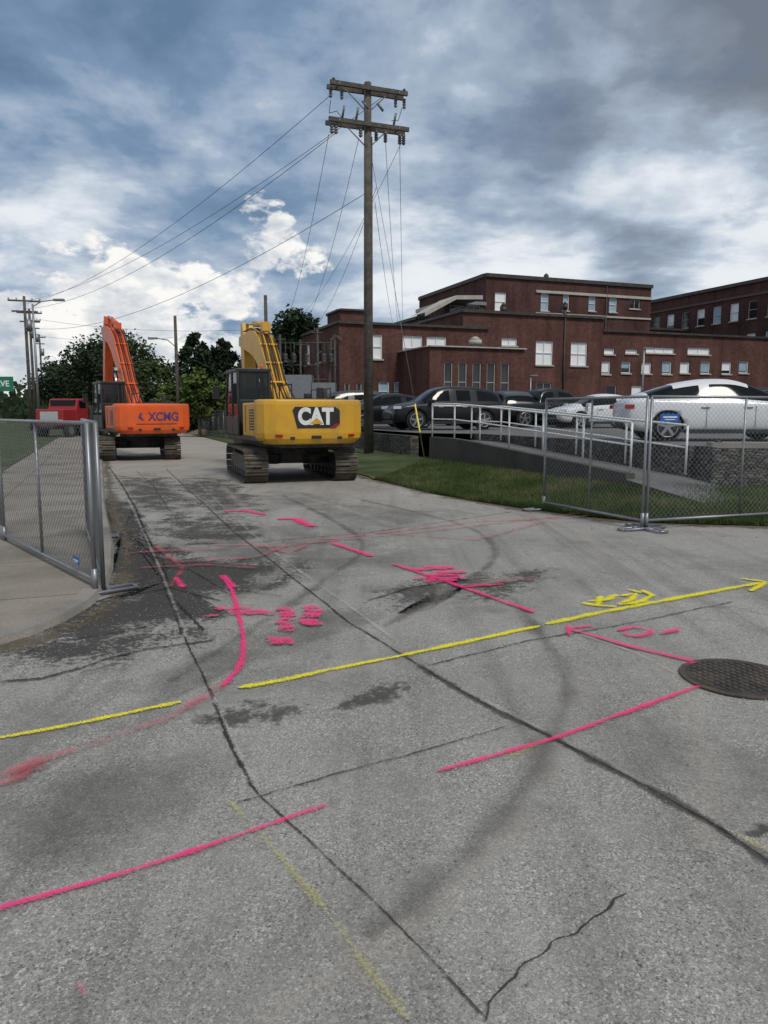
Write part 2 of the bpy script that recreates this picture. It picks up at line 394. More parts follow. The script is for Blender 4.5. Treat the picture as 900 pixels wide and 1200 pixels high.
mb=railing(ra+nr*.10,rb+nr*.10,lambda t:rampz(t)+.12,6); mb.build('ramp_railing')
mb=railing(ra+nr*1.5,rb+nr*1.5,lambda t:rampz(t)+.05,5)
p=rb+nr*.1; q=rb+nr*1.5
mb.cyl(p+Vector((0,0,1.9)),q+Vector((0,0,1.9)),.022,'white'); mb.build('ramp_railing')
# ------------------------------------------------------------------ road decals
ZL=[.003]
def resamp_step(P,step,smooth):
    if smooth and len(P)>2:
        Q=[]
        for i in range(len(P)-1):
            p0=P[max(0,i-1)];p1=P[i];p2=P[i+1];p3=P[min(len(P)-1,i+2)]
            for j in range(8):
                t=j/8; Q.append(.5*((2*p1)+(-p0+p2)*t+(2*p0-5*p1+4*p2-p3)*t*t+(-p0+3*p1-3*p2+p3)*t**3))
        Q.append(P[-1]); P=Q
    L_=sum((b-a).length for a,b in zip(P[:-1],P[1:])); n=max(3,int(L_/step)+1)
    return resample(P,n)
def ribbon(mb,pix,w,k,smooth=True,jit=0,wj=.15,w2=None,step=.06,world=False,hf=0):
    P=[p if world else G(*p) for p in pix]; P=resamp_step(P,step,smooth); n=len(P); ZL[0]+=.0002; z=ZL[0]
    off=0; prev=None; wv=1
    for i,p in enumerate(P):
        a=P[max(0,i-1)];b=P[min(n-1,i+1)]; t=(b-a).normalized(); nn=Vector((-t.y,t.x,0))
        off=off*.9+random.uniform(-jit,jit); wv=wv*.7+.3*(1+random.uniform(-wj,wj)*2)
        ww=(w if w2 is None else w+(w2-w)*i/(n-1))*.5*max(.2,wv)
        if i in(0,n-1): ww*=.5
        c=p+nn*(off+random.uniform(-hf,hf)); u=i*step
        idx=len(mb.v); mb.v+=[(c.x-nn.x*ww,c.y-nn.y*ww,z),(c.x,c.y,z),(c.x+nn.x*ww,c.y+nn.y*ww,z)]
        if prev is not None:
            q=prev; uu=u-step
            mb.face((q,idx,idx+1,q+1),k,[(uu,-1),(u,-1),(u,0),(uu,0)]); mb.face((q+1,idx+1,idx+2,q+2),k,[(uu,0),(u,0),(u,1),(uu,1)])
        prev=idx
def blob(mb,pix,k):
    P=[G(*p) for p in pix]; P=P+[P[0]]; P=resamp_step(P,.15,True)[:-1]; c=sum(P,Vector())/len(P); ZL[0]+=.0002; z=ZL[0]
    b=len(mb.v); mb.v.append((c.x,c.y,z)); n=len(P)
    P=[p+Vector((random.uniform(-.04,.04),random.uniform(-.04,.04),0)) for p in P]
    for r in (.45,1.0):
        for p in P: q=c.lerp(p,r); mb.v.append((q.x,q.y,z))
    for i in range(n):
        j=(i+1)%n
        mb.face((b,b+1+i,b+1+j),k,[(0,0),(0,.1),(0,.1)])
        mb.face((b+1+i,b+1+n+i,b+1+n+j,b+1+j),k,[(0,.1),(0,1),(0,1),(0,.1)])
mb=MB()
blob(mb,[(-30,805),(-10,738),(110,718),(135,690),(148,640),(160,625),(240,648),(330,650),(385,662),(330,692),(250,702),(280,727),(255,760),(190,772),(100,798)],'patch')
blob(mb,[(105,580),(128,640),(130,712),(205,710),(185,640),(155,585)],'patch')
blob(mb,[(215,855),(250,828),(300,818),(380,822),(350,847),(280,860)],'patch2')
blob(mb,[(385,718),(460,682),(560,670),(660,664),(630,696),(500,716)],'patch2')
blob(mb,[(855,978),(890,960),(945,964),(935,984)],'patch2')
blob(mb,[(375,833),(440,796),(490,800),(450,828)],'patch2')
blob(mb,[(125,555),(190,555),(250,602),(155,608)],'patch2')
blob(mb,[(150,610),(260,600),(330,618),(300,640),(180,640)],'patch2')
blob(mb,[(190,560),(260,556),(330,600),(240,606)],'patch2')
mb.build('asphalt_patch')
mb=MB()
blob(mb,[(0,830),(200,770),(420,700),(520,700),(380,760),(260,800),(60,900),(0,930)],'stain')
blob(mb,[(150,620),(250,600),(420,620),(560,660),(480,720),(330,700),(200,660)],'stain')
blob(mb,[(-40,940),(180,870),(290,890),(220,990),(-40,1080)],'stain')
blob(mb,[(250,575),(330,570),(440,590),(600,610),(520,630),(350,605)],'stain')
mb.build('road_stain')
mb=MB()
for pts,w in [([(480,720),(560,690),(640,640),(600,610),(480,590),(330,575)],.35),([(560,740),(650,690),(700,650),(650,612),(500,580)],.3),
              ([(380,800),(470,735),(520,680),(470,620),(330,575)],.35),([(300,1200),(520,1050),(640,900),(680,780)],.5),
              ([(830,1000),(820,860),(760,760),(640,680)],.45),([(240,760),(300,690),(330,640),(260,570)],.4)]:
    ribbon(mb,pts,w,'tyrem',step=.2,wj=.05)
for pts,w in [([(450,735),(530,690),(580,650),(540,615),(420,585)],.22),([(430,1100),(540,1010),(640,880),(660,790),(600,700)],.3),([(200,800),(290,740),(380,680),(420,630),(330,580)],.25)]:
    ribbon(mb,pts,w,'tyred',step=.2,wj=.05)
mb.build('tyre_marks')
mb=MB()
ribbon(mb,[p-Vector((0,.10,0)) for p in Rd[1:11]],.55,'soil',False,.02,.4,step=.15,world=True)
ribbon(mb,[p+Vector((.12,0,0)) for p in K[1:13]],.40,'soil',False,.02,.4,step=.15,world=True)
mb.build('loose_soil')
mb=MB()
C1=[(128,548),(145,572),(160,597),(185,665),(215,745),(250,820),(272,880),(303,932),(360,985),(430,1050),(500,1120),(572,1198)]
ribbon(mb,C1[:5],.05,'crack',False,.006,hf=.004); ribbon(mb,C1[4:8],.026,'crack',False,.002,.5,step=.03,hf=.002); ribbon(mb,C1[7:],.012,'crack',False,.0012,.5,step=.02,hf=.0012)
C2=[(195,550),(270,620),(340,675),(410,730),(490,780)]
ribbon(mb,C2,.028,'crack',False,.003,hf=.003)
C2b=[(490,780),(560,822),(640,862),(760,925),(840,970),(905,1014),(1000,1075)]
ribbon(mb,C2b,.08,'seal',False,.003,.5,.075,step=.04,hf=.004); ribbon(mb,C2b,.018,'crack',False,.002,.5,.024,step=.025,hf=.002)
for pts,w in [([(570,1200),(574,1180),(588,1158),(604,1150),(612,1134),(640,1116),(648,1104),(672,1096),(690,1078),(710,1066),(718,1054),(735,1048)],.010),([(276,943),(340,925),(400,908),(500,880),(592,853)],.012),
              ([(500,781),(620,752),(720,735),(860,706)],.022),([(820,712),(860,712),(900,722)],.014),
              ([(150,600),(240,592),(330,585)],.03),([(170,640),(300,636),(430,625),(600,600)],.03),
              ([(130,640),(190,655),(200,700),(240,740)],.03),([(140,700),(200,690),(260,705)],.03),([(0,800),(50,796),(90,785),(130,772),(170,762),(250,752)],.045),
              ([(430,705),(480,690),(550,680)],.04),([(200,600),(180,570),(160,552)],.02),
              ([(185,665),(220,668),(260,690),(330,700)],.02),([(20,770),(70,752),(130,744),(200,730)],.02)]:
    ribbon(mb,pts,w,'crack',False,.004,.6,step=.035,hf=min(.006,w*.2))
mb.build('road_cracks')
mb=MB()
ribbon(mb,[(150,585),(185,662),(218,748)],.06,'whitef'); ribbon(mb,[(225,560),(300,630),(410,712),(460,750)],.05,'whitef'); ribbon(mb,[(246,812),(275,872),(300,925)],.04,'whitef')
ribbon(mb,[(560,818),(600,840),(640,858)],.06,'whitef'); ribbon(mb,[(680,745),(740,765),(790,790)],.05,'whitef')
mb.build('faded_lane_marking')
mb=MB()
ribbon(mb,[(-60,879),(0,867),(100,848),(212,824)],.070,'yelp'); ribbon(mb,[(280,808),(330,799),(380,788),(470,770)],.085,'yelp')
ribbon(mb,[(470,770),(550,753),(632,735)],.09,'yelp'); ribbon(mb,[(640,733),(700,720),(800,701),(892,684)],.12,'yelp')
ribbon(mb,[(868,679),(898,683)],.10,'yelp'); ribbon(mb,[(880,694),(898,683)],.10,'yelp'); ribbon(mb,[(560,587),(578,588)],.14,'yelp')
for p in ([(690,706),(712,704),(722,698)],[(682,708),(700,711),(722,712)],[(704,700),(700,712)],[(728,700),(745,697),(740,704),(725,710),(748,708)],[(752,693),(765,699),(752,706),(735,709)],[(735,692),(752,696)]):
    ribbon(mb,p,.11,'yelp',False)
mb.build('yellow_survey_marking')
mb=MB()
for p,w in(([(268,942),(300,975),(340,1022),(385,1075),(430,1140),(480,1200)],.06),([(590,893),(625,877),(650,866)],.07),([(850,975),(905,1002)],.055)): ribbon(mb,p,w,'yelf')
mb.build('faded_yellow_marking')
mb=MB()
for p,w in (([(-30,1077),(0,1068),(180,1016),(383,946)],.050),([(513,907),(650,868),(822,805)],.060),([(822,779),(740,760),(665,738)],.085),([(665,738),(695,735)],.08),([(664,735),(668,747)],.07),
    ([(262,806),(282,780),(285,750),(278,715),(270,690),(258,676)],.075),([(205,678),(215,690)],.12),([(262,676),(275,690)],.09),
    ([(388,637),(412,645),(436,653)],.16),([(460,662),(500,675),(560,696),(626,719)],.11),
    ([(262,600),(285,599),(312,604)],.26),([(325,609),(345,609),(366,618)],.30),([(725,741),(745,737),(765,742),(745,748),(730,744)],.085),([(775,745),(796,739)],.085),([(540,690),(590,686)],.09),([(70,556),(110,566)],.1),([(800,780),(823,779)],.06)):
    ribbon(mb,p,w,'pink',False if len(p)<4 else True,wj=.25)
def dabs(x0,y0,x1,y1,n,w,ln):
    for i in range(n):
        x=random.uniform(x0,x1); y=y0+(y1-y0)*(i+.5)/n; 
        ribbon(mb,[(x-ln*.5,y+random.uniform(-1,1)),(x+ln*.5,y+random.uniform(-1.5,1.5))],w*random.uniform(.7,1.2),'pinkb',False,wj=.4,step=.04)
dabs(255,714,290,722,3,.13,42); dabs(300,716,322,722,2,.12,26); dabs(328,713,338,743,7,.18,19); dabs(360,712,368,735,6,.20,22); dabs(306,749,338,758,3,.13,28)
dabs(495,664,528,684,6,.22,40); dabs(520,674,545,682,2,.12,30); dabs(246,722,262,728,1,.08,20); dabs(560,686,580,690,1,.12,30)
mb.build('pink_survey_marking')
mb=MB()
for p,w in (([(-40,925),(0,912),(100,880),(200,845),(262,806)],.13),([(0,916),(60,898),(0,925)],.09),([(150,650),(330,641),(480,626),(690,602)],.16),([(190,662),(300,655),(340,640)],.12),([(240,640),(300,640),(340,650),(360,640)],.11),
    ([(440,625),(560,634),(640,612)],.11),([(560,688),(630,678)],.09),([(90,1160),(98,1175)],.07),([(180,640),(215,668),(200,690)],.10),([(380,634),(560,612),(700,606)],.12),([(160,668),(240,664),(300,668)],.10)):
    ribbon(mb,p,w,'pinkf',False,wj=.3)
mb.build('faded_red_marking')
V=[];Fc=[]
def crumb(x,y,s,z=.008):
    b=len(V); a=random.uniform(0,6.28)
    for q in range(3):
        t=a+q*2.09; V.append((x+math.cos(t)*s,y+math.sin(t)*s*random.uniform(.6,1),z))
    V.append((x,y,z+s*.8)); Fc.extend([(b,b+1,b+3),(b+1,b+2,b+3),(b+2,b,b+3)])
for i in range(2600):
    r=random.random()
    if r<.55: p=G(random.uniform(-10,300),random.uniform(640,800))
    elif r<.8: p=G(random.uniform(120,520),random.uniform(560,640))
    else: p=G(random.uniform(0,900),random.uniform(620,1180))
    if p.x> K[3].x-6: crumb(p.x,p.y,random.uniform(.003,.009) if p.y<9 else random.uniform(.006,.02))
me=bpy.data.meshes.new('gravel'); me.from_pydata(V,[],Fc); me.materials.append(M['pebble']); o=bpy.data.objects.new('gravel',me); COL.objects.link(o)
c=G(866,796); mb=MB(); 
mb.cyl((0,0,0),(0,0,.014),.36,'rblk',n=48); mb.cyl((0,0,.014),(0,0,.018),.32,'dark',n=48)
for i in range(-6,7):
    for j in range(-6,7):
        x,y=i*.048,j*.048
        if x*x+y*y<.30**2: mb.box((x,y,.019),(.028,.028,.009),'rblk')
mb.build('manhole_cover',loc=(c.x,c.y,.004),rz=.4,bevel=.003)
# ------------------------------------------------------------------ fences
def tfence(name,a,b,h,foot=(True,True),braces=0):
    e=empty(name); mb=MB(); a=Vector(a);b=Vector(b); d=(b-a); Ln=d.length; d.normalize(); nn=Vector((-d.y,d.x,0)); z0=.12; r=.021
    def P(u,z): return a+d*u+Vector((0,0,z))
    mb.cyl(P(0,.03),P(0,h),r,'galv',n=10); mb.cyl(P(Ln,.03),P(Ln,h),r,'galv',n=10)
    mb.cyl(P(0,h),P(Ln,h),r,'galv',n=10); mb.cyl(P(0,z0+.02),P(Ln,z0+.02),r,'galv',n=10)
    for i in range(braces): u=Ln*(i+1)/(braces+1); mb.cyl(P(u,z0),P(u,h),r*.8,'galv',n=8)
    mb.build('frame',e)
    mb=MB(); s=.085; H=h-z0; w=.0019
    nl=int((Ln+H)/s)+1
    for i in range(nl):
        c=i*s
        u0,zz0=(c,0) if c<=Ln else (Ln,c-Ln)
        u1,zz1=(c-H,H) if c-H>=0 else (0,c)
        if zz0<=H: 
            mb.cyl(P(u0,z0+zz0)+nn*.006,P(u1,z0+zz1)+nn*.006,w,'galv',n=3,caps=False)
            mb.cyl(P(Ln-u0,z0+zz0)-nn*.002,P(Ln-u1,z0+zz1)-nn*.002,w,'galv',n=3,caps=False)
    mb.build('chain_link_mesh',e,recalc=False)
    mb=MB()
    for u,ok in((0,foot[0]),(Ln,foot[1])):
        if not ok: continue
        c=P(u,.03)
        for sg in(-1,1):
            mb.cyl(c+nn*(-.38)+d*(.07*sg),c+nn*.38+d*(.07*sg),.018,'galv')
        for q in(-.38,-.12,.12,.38): mb.cyl(c+nn*q-d*.07,c+nn*q+d*.07,.018,'galv')
        mb.cyl(c,c+Vector((0,0,.22)),.028,'galv')
    if mb.v: mb.build('foot_stand',e)
    return e,P,nn
lf=G(112,697)
f2=G(0,636)
HL=1.6
e,P,nn=tfence('temporary_fence_panel',lf,lf+(f2-lf).normalized()*3.4,HL,braces=1)
mb=MB(); mb.box((0,0,0),(.17,.008,.075),'blue'); mb.box((0,-.006,.0),(.13,.003,.012),'white'); mb.box((-.01,-.006,-.02),(.10,.003,.008),'white'); c=P(.42,.27)
dd=(f2-lf).normalized(); o=mb.build('label',e); o.location=c-Vector((-dd.y,dd.x,0))*(-.03); o.rotation_euler=(0,0,math.atan2(-dd.y,-dd.x))
tfence('temporary_fence_panel',lf+dd*3.5,lf+dd*3.5+Vector((-2.9,2.2,0)),HL,braces=1)
tfence('temporary_fence_panel',lf+Vector((.04,.10,0)),lf+Vector((-1.28,3.1,0)),HL,braces=0,foot=(False,True))
ra1=G(757,621); rl=G(637,598); rr=G(905,612)
HR=1.92
e,P,nn=tfence('temporary_fence_panel',rl,ra1-Vector((.06,0,0)),HR,braces=1)
dR=(rr-ra1).normalized()
e,P,nn=tfence('temporary_fence_panel',ra1,ra1+dR*3.4,HR,braces=1)
mb=MB(); mb.box((0,0,0),(.32,.008,.11),'blue'); mb.box((0,-.006,.01),(.24,.003,.018),'white'); mb.box((0,-.006,-.025),(.18,.003,.010),'white')
o=mb.build('label',e); o.location=P(.30,1.62)-nn*.03; o.rotation_euler=(0,0,math.atan2(dR.y,dR.x))
tfence('temporary_fence_panel',ra1+dR*3.5,ra1+dR*3.5+Vector((3.0,-.8,0)),HR,braces=1)
c=G(838,577,.08); mb=MB(); mb.cyl((0,0,-.1),(0,0,1.02),.075,'black',n=20); mb.cyl((0,0,1.02),(0,0,1.06),.085,'black',.05,n=20); mb.cyl((0,0,-.05),(0,0,.05),.12,'black',n=20); mb.build('black_bollard',loc=c)
# ------------------------------------------------------------------ poles & wires
pb=G(432,537); PT=Y(430,97,pb.y).z
e=empty('utility_pole',(pb.x,pb.y,0)); mb=MB()
mb.cyl((0,0,-.3),(0,0,PT),.19,'wood',.125,n=16); mb.build('pole',e)
z1=Y(430,104,pb.y).z-.05; z2=Y(430,148,pb.y).z; z3=z2-.35
mb=MB(); rot=Matrix.Rotation(STA,3,'Z')
def armp(u,z,off=0): return FX*u+ST*off+Vector((0,0,z))
for z,hl in((z1,1.42),(z2,1.48)):
    for off in(-.2,.2): mb.box(armp(0,z,off),(hl*2,.10,.14),'wood',rot)
    for sg in(-1,1):
        mb.cyl(armp(0,z-.75,.0),armp(sg*.75,z-.03,.16),.02,'galv')
        mb.box(armp(sg*1.1,z,0),(.04,.5,.04),'galv',rot)
mb.build('crossarms',e)
mb=MB()
def insul(mb,p,n=3,up=1,r=.07):
    for i in range(n): mb.cyl(p+Vector((0,0,up*(.03+i*.085))),p+Vector((0,0,up*(.09+i*.085))),r,'insul',r*.55,n=10)
for u in(-1.35,-.95,1.05,1.38): insul(mb,armp(u,z1-.08,0),4,-1); 
for u in(-1.3,1.3): insul(mb,armp(u,z1+.07,-.2),1,1,.06)
for u in(-1.35,-1.2,-.3,.35,.7,1.25,1.4): insul(mb,armp(u,z2-.08,-.1 if u<0 else .1),4,-1,.08)
for u in(-1.0,-.5,.9): mb.cyl(armp(u,z2+.08,-.2),armp(u+.05,z2+.45,-.3),.04,'insul')
pts=[armp(-1.35,z1-.5,0),armp(-1.38,z1-.9,.1),armp(-1.1,z2+.4,.1),armp(-.9,z2+.1,0)]
mb.tube(pts,.012,'black'); mb.tube([armp(1.3,z1-.4,0),armp(1.2,z1-.8,.1),armp(.9,z2+.3,0)],.012,'black')
for u in(-.3,.25): mb.cyl(armp(u,z1-.5,-.3),armp(u+.2,z1-.75,-.35),.045,'insul')
mb.cyl((.15,0,0),(.15,0,z3),.018,'black',n=6)
mb.build('insulators',e)
def cat(a,b,sag,n=24):
    return [a.lerp(b,i/n)-Vector((0,0,sag*4*(i/n)*(1-i/n))) for i in range(n+1)]
base=Vector((pb.x,pb.y,0)); mb=MB()
for (u,z,off),tgt,sag in (((-1.4,z1-.4,-.1),Y(30,356,67),1.2),((-1.2,z2-.4,-.1),Y(26,362,67),1.4),((.9,z1+.1,-.2),Y(34,352,67),1.2),((0,z2-2.2,0),Y(32,384,67),1.6)):
    mb.tube(cat(base+armp(u,z,off),tgt,sag),.012,'black',4)
for (u,z),tgt,sag in (((-1.4,z2-.4),Y(340,365,48),.5),((-.3,z2-.4),Y(362,372,48),.6),((.35,z2-2),Y(372,380,46),.5),((1.3,z2-.4),Y(352,372,50),.6),((1.25,z2-.3),Y(472,378,52),.5),((.7,z2-.3),Y(466,378,52),.6),((.3,z2-2.5),Y(460,378,52),.3)):
    mb.tube(cat(base+armp(u,z,.1),tgt,sag),.009,'black',4)
mb.tube(cat(Y(32,372,67),Y(300,386,55),.5),.011,'black',4); mb.tube(cat(Y(28,390,67),Y(205,395,60),.5),.011,'black',4)
mb.build('overhead_wires')
ga=G(498,540); mb=MB(); top=base+Vector((.05,0,z2-.6)); mb.cyl(top,ga,.010,'galv',n=5); q=ga.lerp(top,.18)
mb.build('guy_wire'); mb=MB(); mb.cyl(ga,q,.028,'yel2'); mb.build('guy_wire_guard')
def upole(px,ptop,y,name='utility_pole',arm=1.2,r=.16,lamp=None):
    t=Y(px,ptop,y); mb=MB(); e=empty(name,(t.x,t.y,0)); mb.cyl((0,0,0),(0,0,t.z),r,'wood',r*.7,n=10); mb.build('pole',e)
    mb=MB()
    if arm:
        mb.box((0,0,t.z-.4),(arm*2,.12,.14),'wood',rot); mb.box((0,0,t.z-1.3),(arm*1.6,.12,.14),'wood',rot)
        for u in(-1,-.5,.5,1): insul(mb,FX*(u*arm*.95)+Vector((0,0,t.z-.33)),2,1,.07)
        mb.cyl((.35,-.1,t.z-3),(.35,-.1,t.z-2),.25,'galv',n=12)
    if lamp:
        dx=lamp; z=t.z-2.0
        mb.tube([Vector((0,0,z-.4)),Vector((dx*.4,0,z+.15)),Vector((dx,0,z+.3))],.045,'galv'); mb.box((dx*1.12,0,z+.28),(.7,.3,.13),'galv')
    if mb.v: mb.build('fittings',e)
upole(28,347,67,arm=1.3); upole(34,362,80,arm=1.2); upole(39,372,95,arm=.8)
upole(205,370,60,arm=0,lamp=-1.6); upole(311,346,55,arm=0,r=.17)
upole(46,392,110,arm=.8)
t=Y(38,356,52); e=empty('street_lamp',(t.x,t.y,0)); mb=MB(); mb.cyl((0,0,0),(0,0,t.z),.11,'galv',.06,n=10); mb.build('post',e)
mb=MB(); mb.tube([Vector((0,0,t.z-.2)),Vector((.6,0,t.z+.15)),Vector((1.5,0,t.z+.25))],.04,'galv'); mb.box((1.8,0,t.z+.25),(.7,.3,.14),'galv'); mb.build('lamp_head',e,bevel=.03)
sc=Y(4,450,19); e=empty('street_name_sign',(sc.x-.35,sc.y,0)); mb=MB(); mb.cyl((0,0,0),(0,0,sc.z+.4),.03,'galv'); mb.build('post',e)
mb=MB(); mb.box((.2,-.05,sc.z+.0),(.85,.01,.36),'green'); mb.build('blade',e)
def text(s,size,k,parent,loc,rot=(R(90),0,0),ext=.003,bold=0,sx=1):
    c=bpy.data.curves.new('lettering','FONT'); c.body=s; c.size=size; c.extrude=ext; c.offset=bold; c.align_x='CENTER'; c.align_y='CENTER'
    o=bpy.data.objects.new('lettering',c); COL.objects.link(o); c.materials.append(M[k]); o.parent=parent; o.location=loc; o.rotation_euler=rot; o.scale=(sx,1,1); return o
text('AVE',.2,'white',e,(.35,-.062,sc.z),bold=.004)
e=empty('substation_structure'); mb=MB()
for px,ty in((328,392),(352,398),(372,384),(392,392)):
    t=Y(px,ty,46); mb.cyl((t.x,t.y,0),t,.08,'dark',n=8)
    mb.cyl(Y(px-7,ty+6,46),Y(px+7,ty+6,46),.06,'dark',n=6)
for ty in(402,428,445): mb.cyl(Y(325,ty,46),Y(395,ty,46),.05,'dark',n=6)
for px in(335,345,360,380,388): 
    t=Y(px,425,45.6); insul(mb,t,6,1,.15); mb.cyl(t,t+Vector((0,0,1.2)),.03,'dark',n=5)
for px in(340,366,384): mb.cyl(Y(px,402,46),Y(px+4,440,45.5),.02,'dark',n=4)
mb.box(Y(345,462,45),(2.2,1.4,2.2),'galv'); mb.box(Y(380,465,45),(1.4,1.4,1.6),'galv'); mb.build('steel_frame',e)
mb=MB(); a0=r0+ST*13+FX*1.2; n=14
for i in range(n+1):
    p=a0+ST*(i*2.5); mb.cyl(p,p+Vector((0,0,1.8)),.03,'galv',n=6)
b0=a0+ST*35
for z in(.1,1.8): mb.cyl(a0+Vector((0,0,z)),b0+Vector((0,0,z)),.02,'galv',n=6)
for i in range(int(36/.18)):
    u=i*.18
    for sg in(1,-1):
        u2=u+sg*1.7
        if 0<=u2<=35: mb.cyl(a0+ST*u+Vector((0,0,.1)),a0+ST*u2+Vector((0,0,1.8)),.004,'galv',n=3,caps=False)
mb.build('chain_link_fence')
def heap(px,py,r,h,k='rust'):
    c=G(px,py); V=[];Fc=[]; n=22; m_=7
    for j in range(m_+1):
        rr=r*(1-j/m_); 
        for i in range(n):
            a=2*math.pi*i/n; q=1+random.uniform(-.12,.12); V.append((c.x+math.cos(a)*rr*q,c.y+math.sin(a)*rr*q*.7,h*(j/m_)**.8*(1+random.uniform(-.06,.06))-.02))
    for j in range(m_):
        for i in range(n): i2=(i+1)%n; Fc.append((j*n+i,j*n+i2,(j+1)*n+i2,(j+1)*n+i))
    me=bpy.data.meshes.new('soil_heap'); me.from_pydata(V,[],Fc); me.materials.append(M[k]); o=bpy.data.objects.new('soil_heap',me); COL.objects.link(o)
heap(236,509,1.4,.45); heap(226,504,1.8,.6)
# ------------------------------------------------------------------ buildings
def onwall(px,py,p0):
    d=ray(px,py)
    det=d.x*FX.y-d.y*FX.x
    t=(p0.x*FX.y-p0.y*FX.x)/det
    s=((t*d.x-p0.x)*FX.x+(t*d.y-p0.y)*FX.y)
    return s,CAMZ+d.z*t
def openwall(w,g,fr,p0,dirv,Ln,z0,z1,ops,k,rec=.14):
    n=Vector((dirv.y,-dirv.x,0))
    us=sorted({0,Ln}|{o[0] for o in ops}|{o[1] for o in ops}); zs=sorted({z0,z1}|{o[2] for o in ops}|{o[3] for o in ops})
    P=lambda u,z,off=0:(p0+dirv*u+n*off+Vector((0,0,z)))
    for i in range(len(us)-1):
        for j in range(len(zs)-1):
            uc=(us[i]+us[i+1])/2; zc=(zs[j]+zs[j+1])/2
            if any(o[0]<uc<o[1] and o[2]<zc<o[3] for o in ops): continue
            q=[(us[i],zs[j]),(us[i+1],zs[j]),(us[i+1],zs[j+1]),(us[i],zs[j+1])]
            w.add([P(*a) for a in q],k,q)
    rz=math.atan2(dirv.y,dirv.x); rm=Matrix.Rotation(rz,3,'Z')
    for o in ops:
        u0,u1,a,b=o[:4]; gk=o[4]
        for q in(((u0,a),(u0,b)),((u1,b),(u1,a)),((u0,b),(u1,b)),((u1,a),(u0,a))):
            w.add([P(*q[0]),P(*q[1]),P(*q[1],-rec),P(*q[0],-rec)],k,[q[0],q[1],q[1],q[0]])
        g.add([P(u0,a,-rec+.01),P(u1,a,-rec+.01),P(u1,b,-rec+.01),P(u0,b,-rec+.01)],gk)
        sp=(b-a)
        if sp>.6 and gk in('blind','blindb') and random.random()<.45:
            hh=a+sp*random.choice([.15,.3,.45]); g.add([P(u0,a,-rec+.02),P(u1,a,-rec+.02),P(u1,hh,-rec+.02),P(u0,hh,-rec+.02)],'glass')
        t=.055; fk='white' if gk!='glass' else 'trim'
        def fb(uc,zc,su,sz): fr.box(P(uc,zc,-rec+.05),(su,.05,sz),fk,rm)
        fb((u0+u1)/2,a+t/2,u1-u0,t); fb((u0+u1)/2,b-t/2,u1-u0,t); fb(u0+t/2,(a+b)/2,t,b-a-2*t-.002); fb(u1-t/2,(a+b)/2,t,b-a-2*t-.002)
        if b-a>1.0: fb((u0+u1)/2,(a+b)/2,u1-u0-2*t-.002,t*.8)
        nm=int((u1-u0)/1.1)
        for q in range(nm): fb(u0+(u1-u0)*(q+1)/(nm+1),(a+b)/2+.001,t*.7,b-a-2*t-.006)
        if u1-u0>.5: fr.box(P((u0+u1)/2,a-.05,.03),(u1-u0+.14,.14,.09),'trim',rm)
BE=empty('brick_building')
def block(p0,Ln,dep,z0,z1,ops,k='brick',cop='trim',coph=.22,side_ops=None,right_ops=None):
    w=MB();g=MB();fr=MB()
    openwall(w,g,fr,p0,FX,Ln,z0,z1,ops,k)
    bl=p0+ST*dep; br_=bl+FX*Ln; pr=p0+FX*Ln
    openwall(w,g,fr,bl,-ST,dep,z0,z1,side_ops or [],k)
    openwall(w,g,fr,pr,ST,dep,z0,z1,right_ops or [],k)
    openwall(w,g,fr,br_,-FX,Ln,z0,z1,[],k)
    w.build('wall',BE); 
    if g.v: g.build('windows',BE,recalc=False)
    if fr.v: fr.build('window_frames',BE)
    r=MB(); q=[p0,pr,br_,bl]; r.add([p+Vector((0,0,z1-.25)) for p in q],'roof'); r.build('roof',BE)
    c=MB(); rm=Matrix.Rotation(STA,3,'Z'); mid=lambda a,b:(a+b)/2
    zc=z1+coph/2
    c.box(mid(p0,pr)+Vector((0,0,zc)),(Ln+.12,.34,coph),cop,rm); c.box(mid(bl,br_)+Vector((0,0,zc)),(Ln+.12,.34,coph),cop,rm)
    c.box(mid(p0,bl)+Vector((0,0,zc-.003)),(.33,dep-.36,coph),cop,rm); c.box(mid(pr,br_)+Vector((0,0,zc-.003)),(.33,dep-.36,coph),cop,rm)
    for f in (.32,.71):
        pp=p0+FX*(Ln*f)-ST*.08; 
        if Ln>7 and not any(o[0]-.15<Ln*f<o[1]+.15 for o in ops): c.cyl(pp+Vector((0,0,z0)),pp+Vector((0,0,z1)),.06,'dark',n=8)
    c.build('coping',BE)
def pblock(pxl,dl_,pxr,pytop,dep,wins,k='brick',z0=1.0,**kw):
    d=ray(pxl,483); t=dl_/d.y; p0=Vector((d.x*t,dl_,0))
    z1=Y(pxl,pytop,dl_).z-.1
    Ln=onwall(pxr,483,p0)[0]; ops=[]
    for wn in wins:
        x0,x1,y0,y1=wn[:4]; s0,_=onwall(x0,(y0+y1)/2,p0); s1,_=onwall(x1,(y0+y1)/2,p0); xm=(x0+x1)/2
        zt=onwall(xm,y0,p0)[1]; zb=onwall(xm,y1,p0)[1]
        ops.append((round(s0,2),round(s1,2),round(zb,1),round(zt,1),wn[4] if len(wn)>4 else 'blind'))
    block(p0,Ln,dep,z0,z1,ops,k,**kw); return p0,Ln,z1
p0,Ln,zt=pblock(567,64,757,323,14,[(580,593,343,364),(634,643,343,364,'blindb'),(660,667,344,364,'blindb'),(690,698,346,365,'blindb'),(714,723,348,366,'blindb'),(738,750,350,362,'glass')],'brick2',cop='dark',coph=.3)
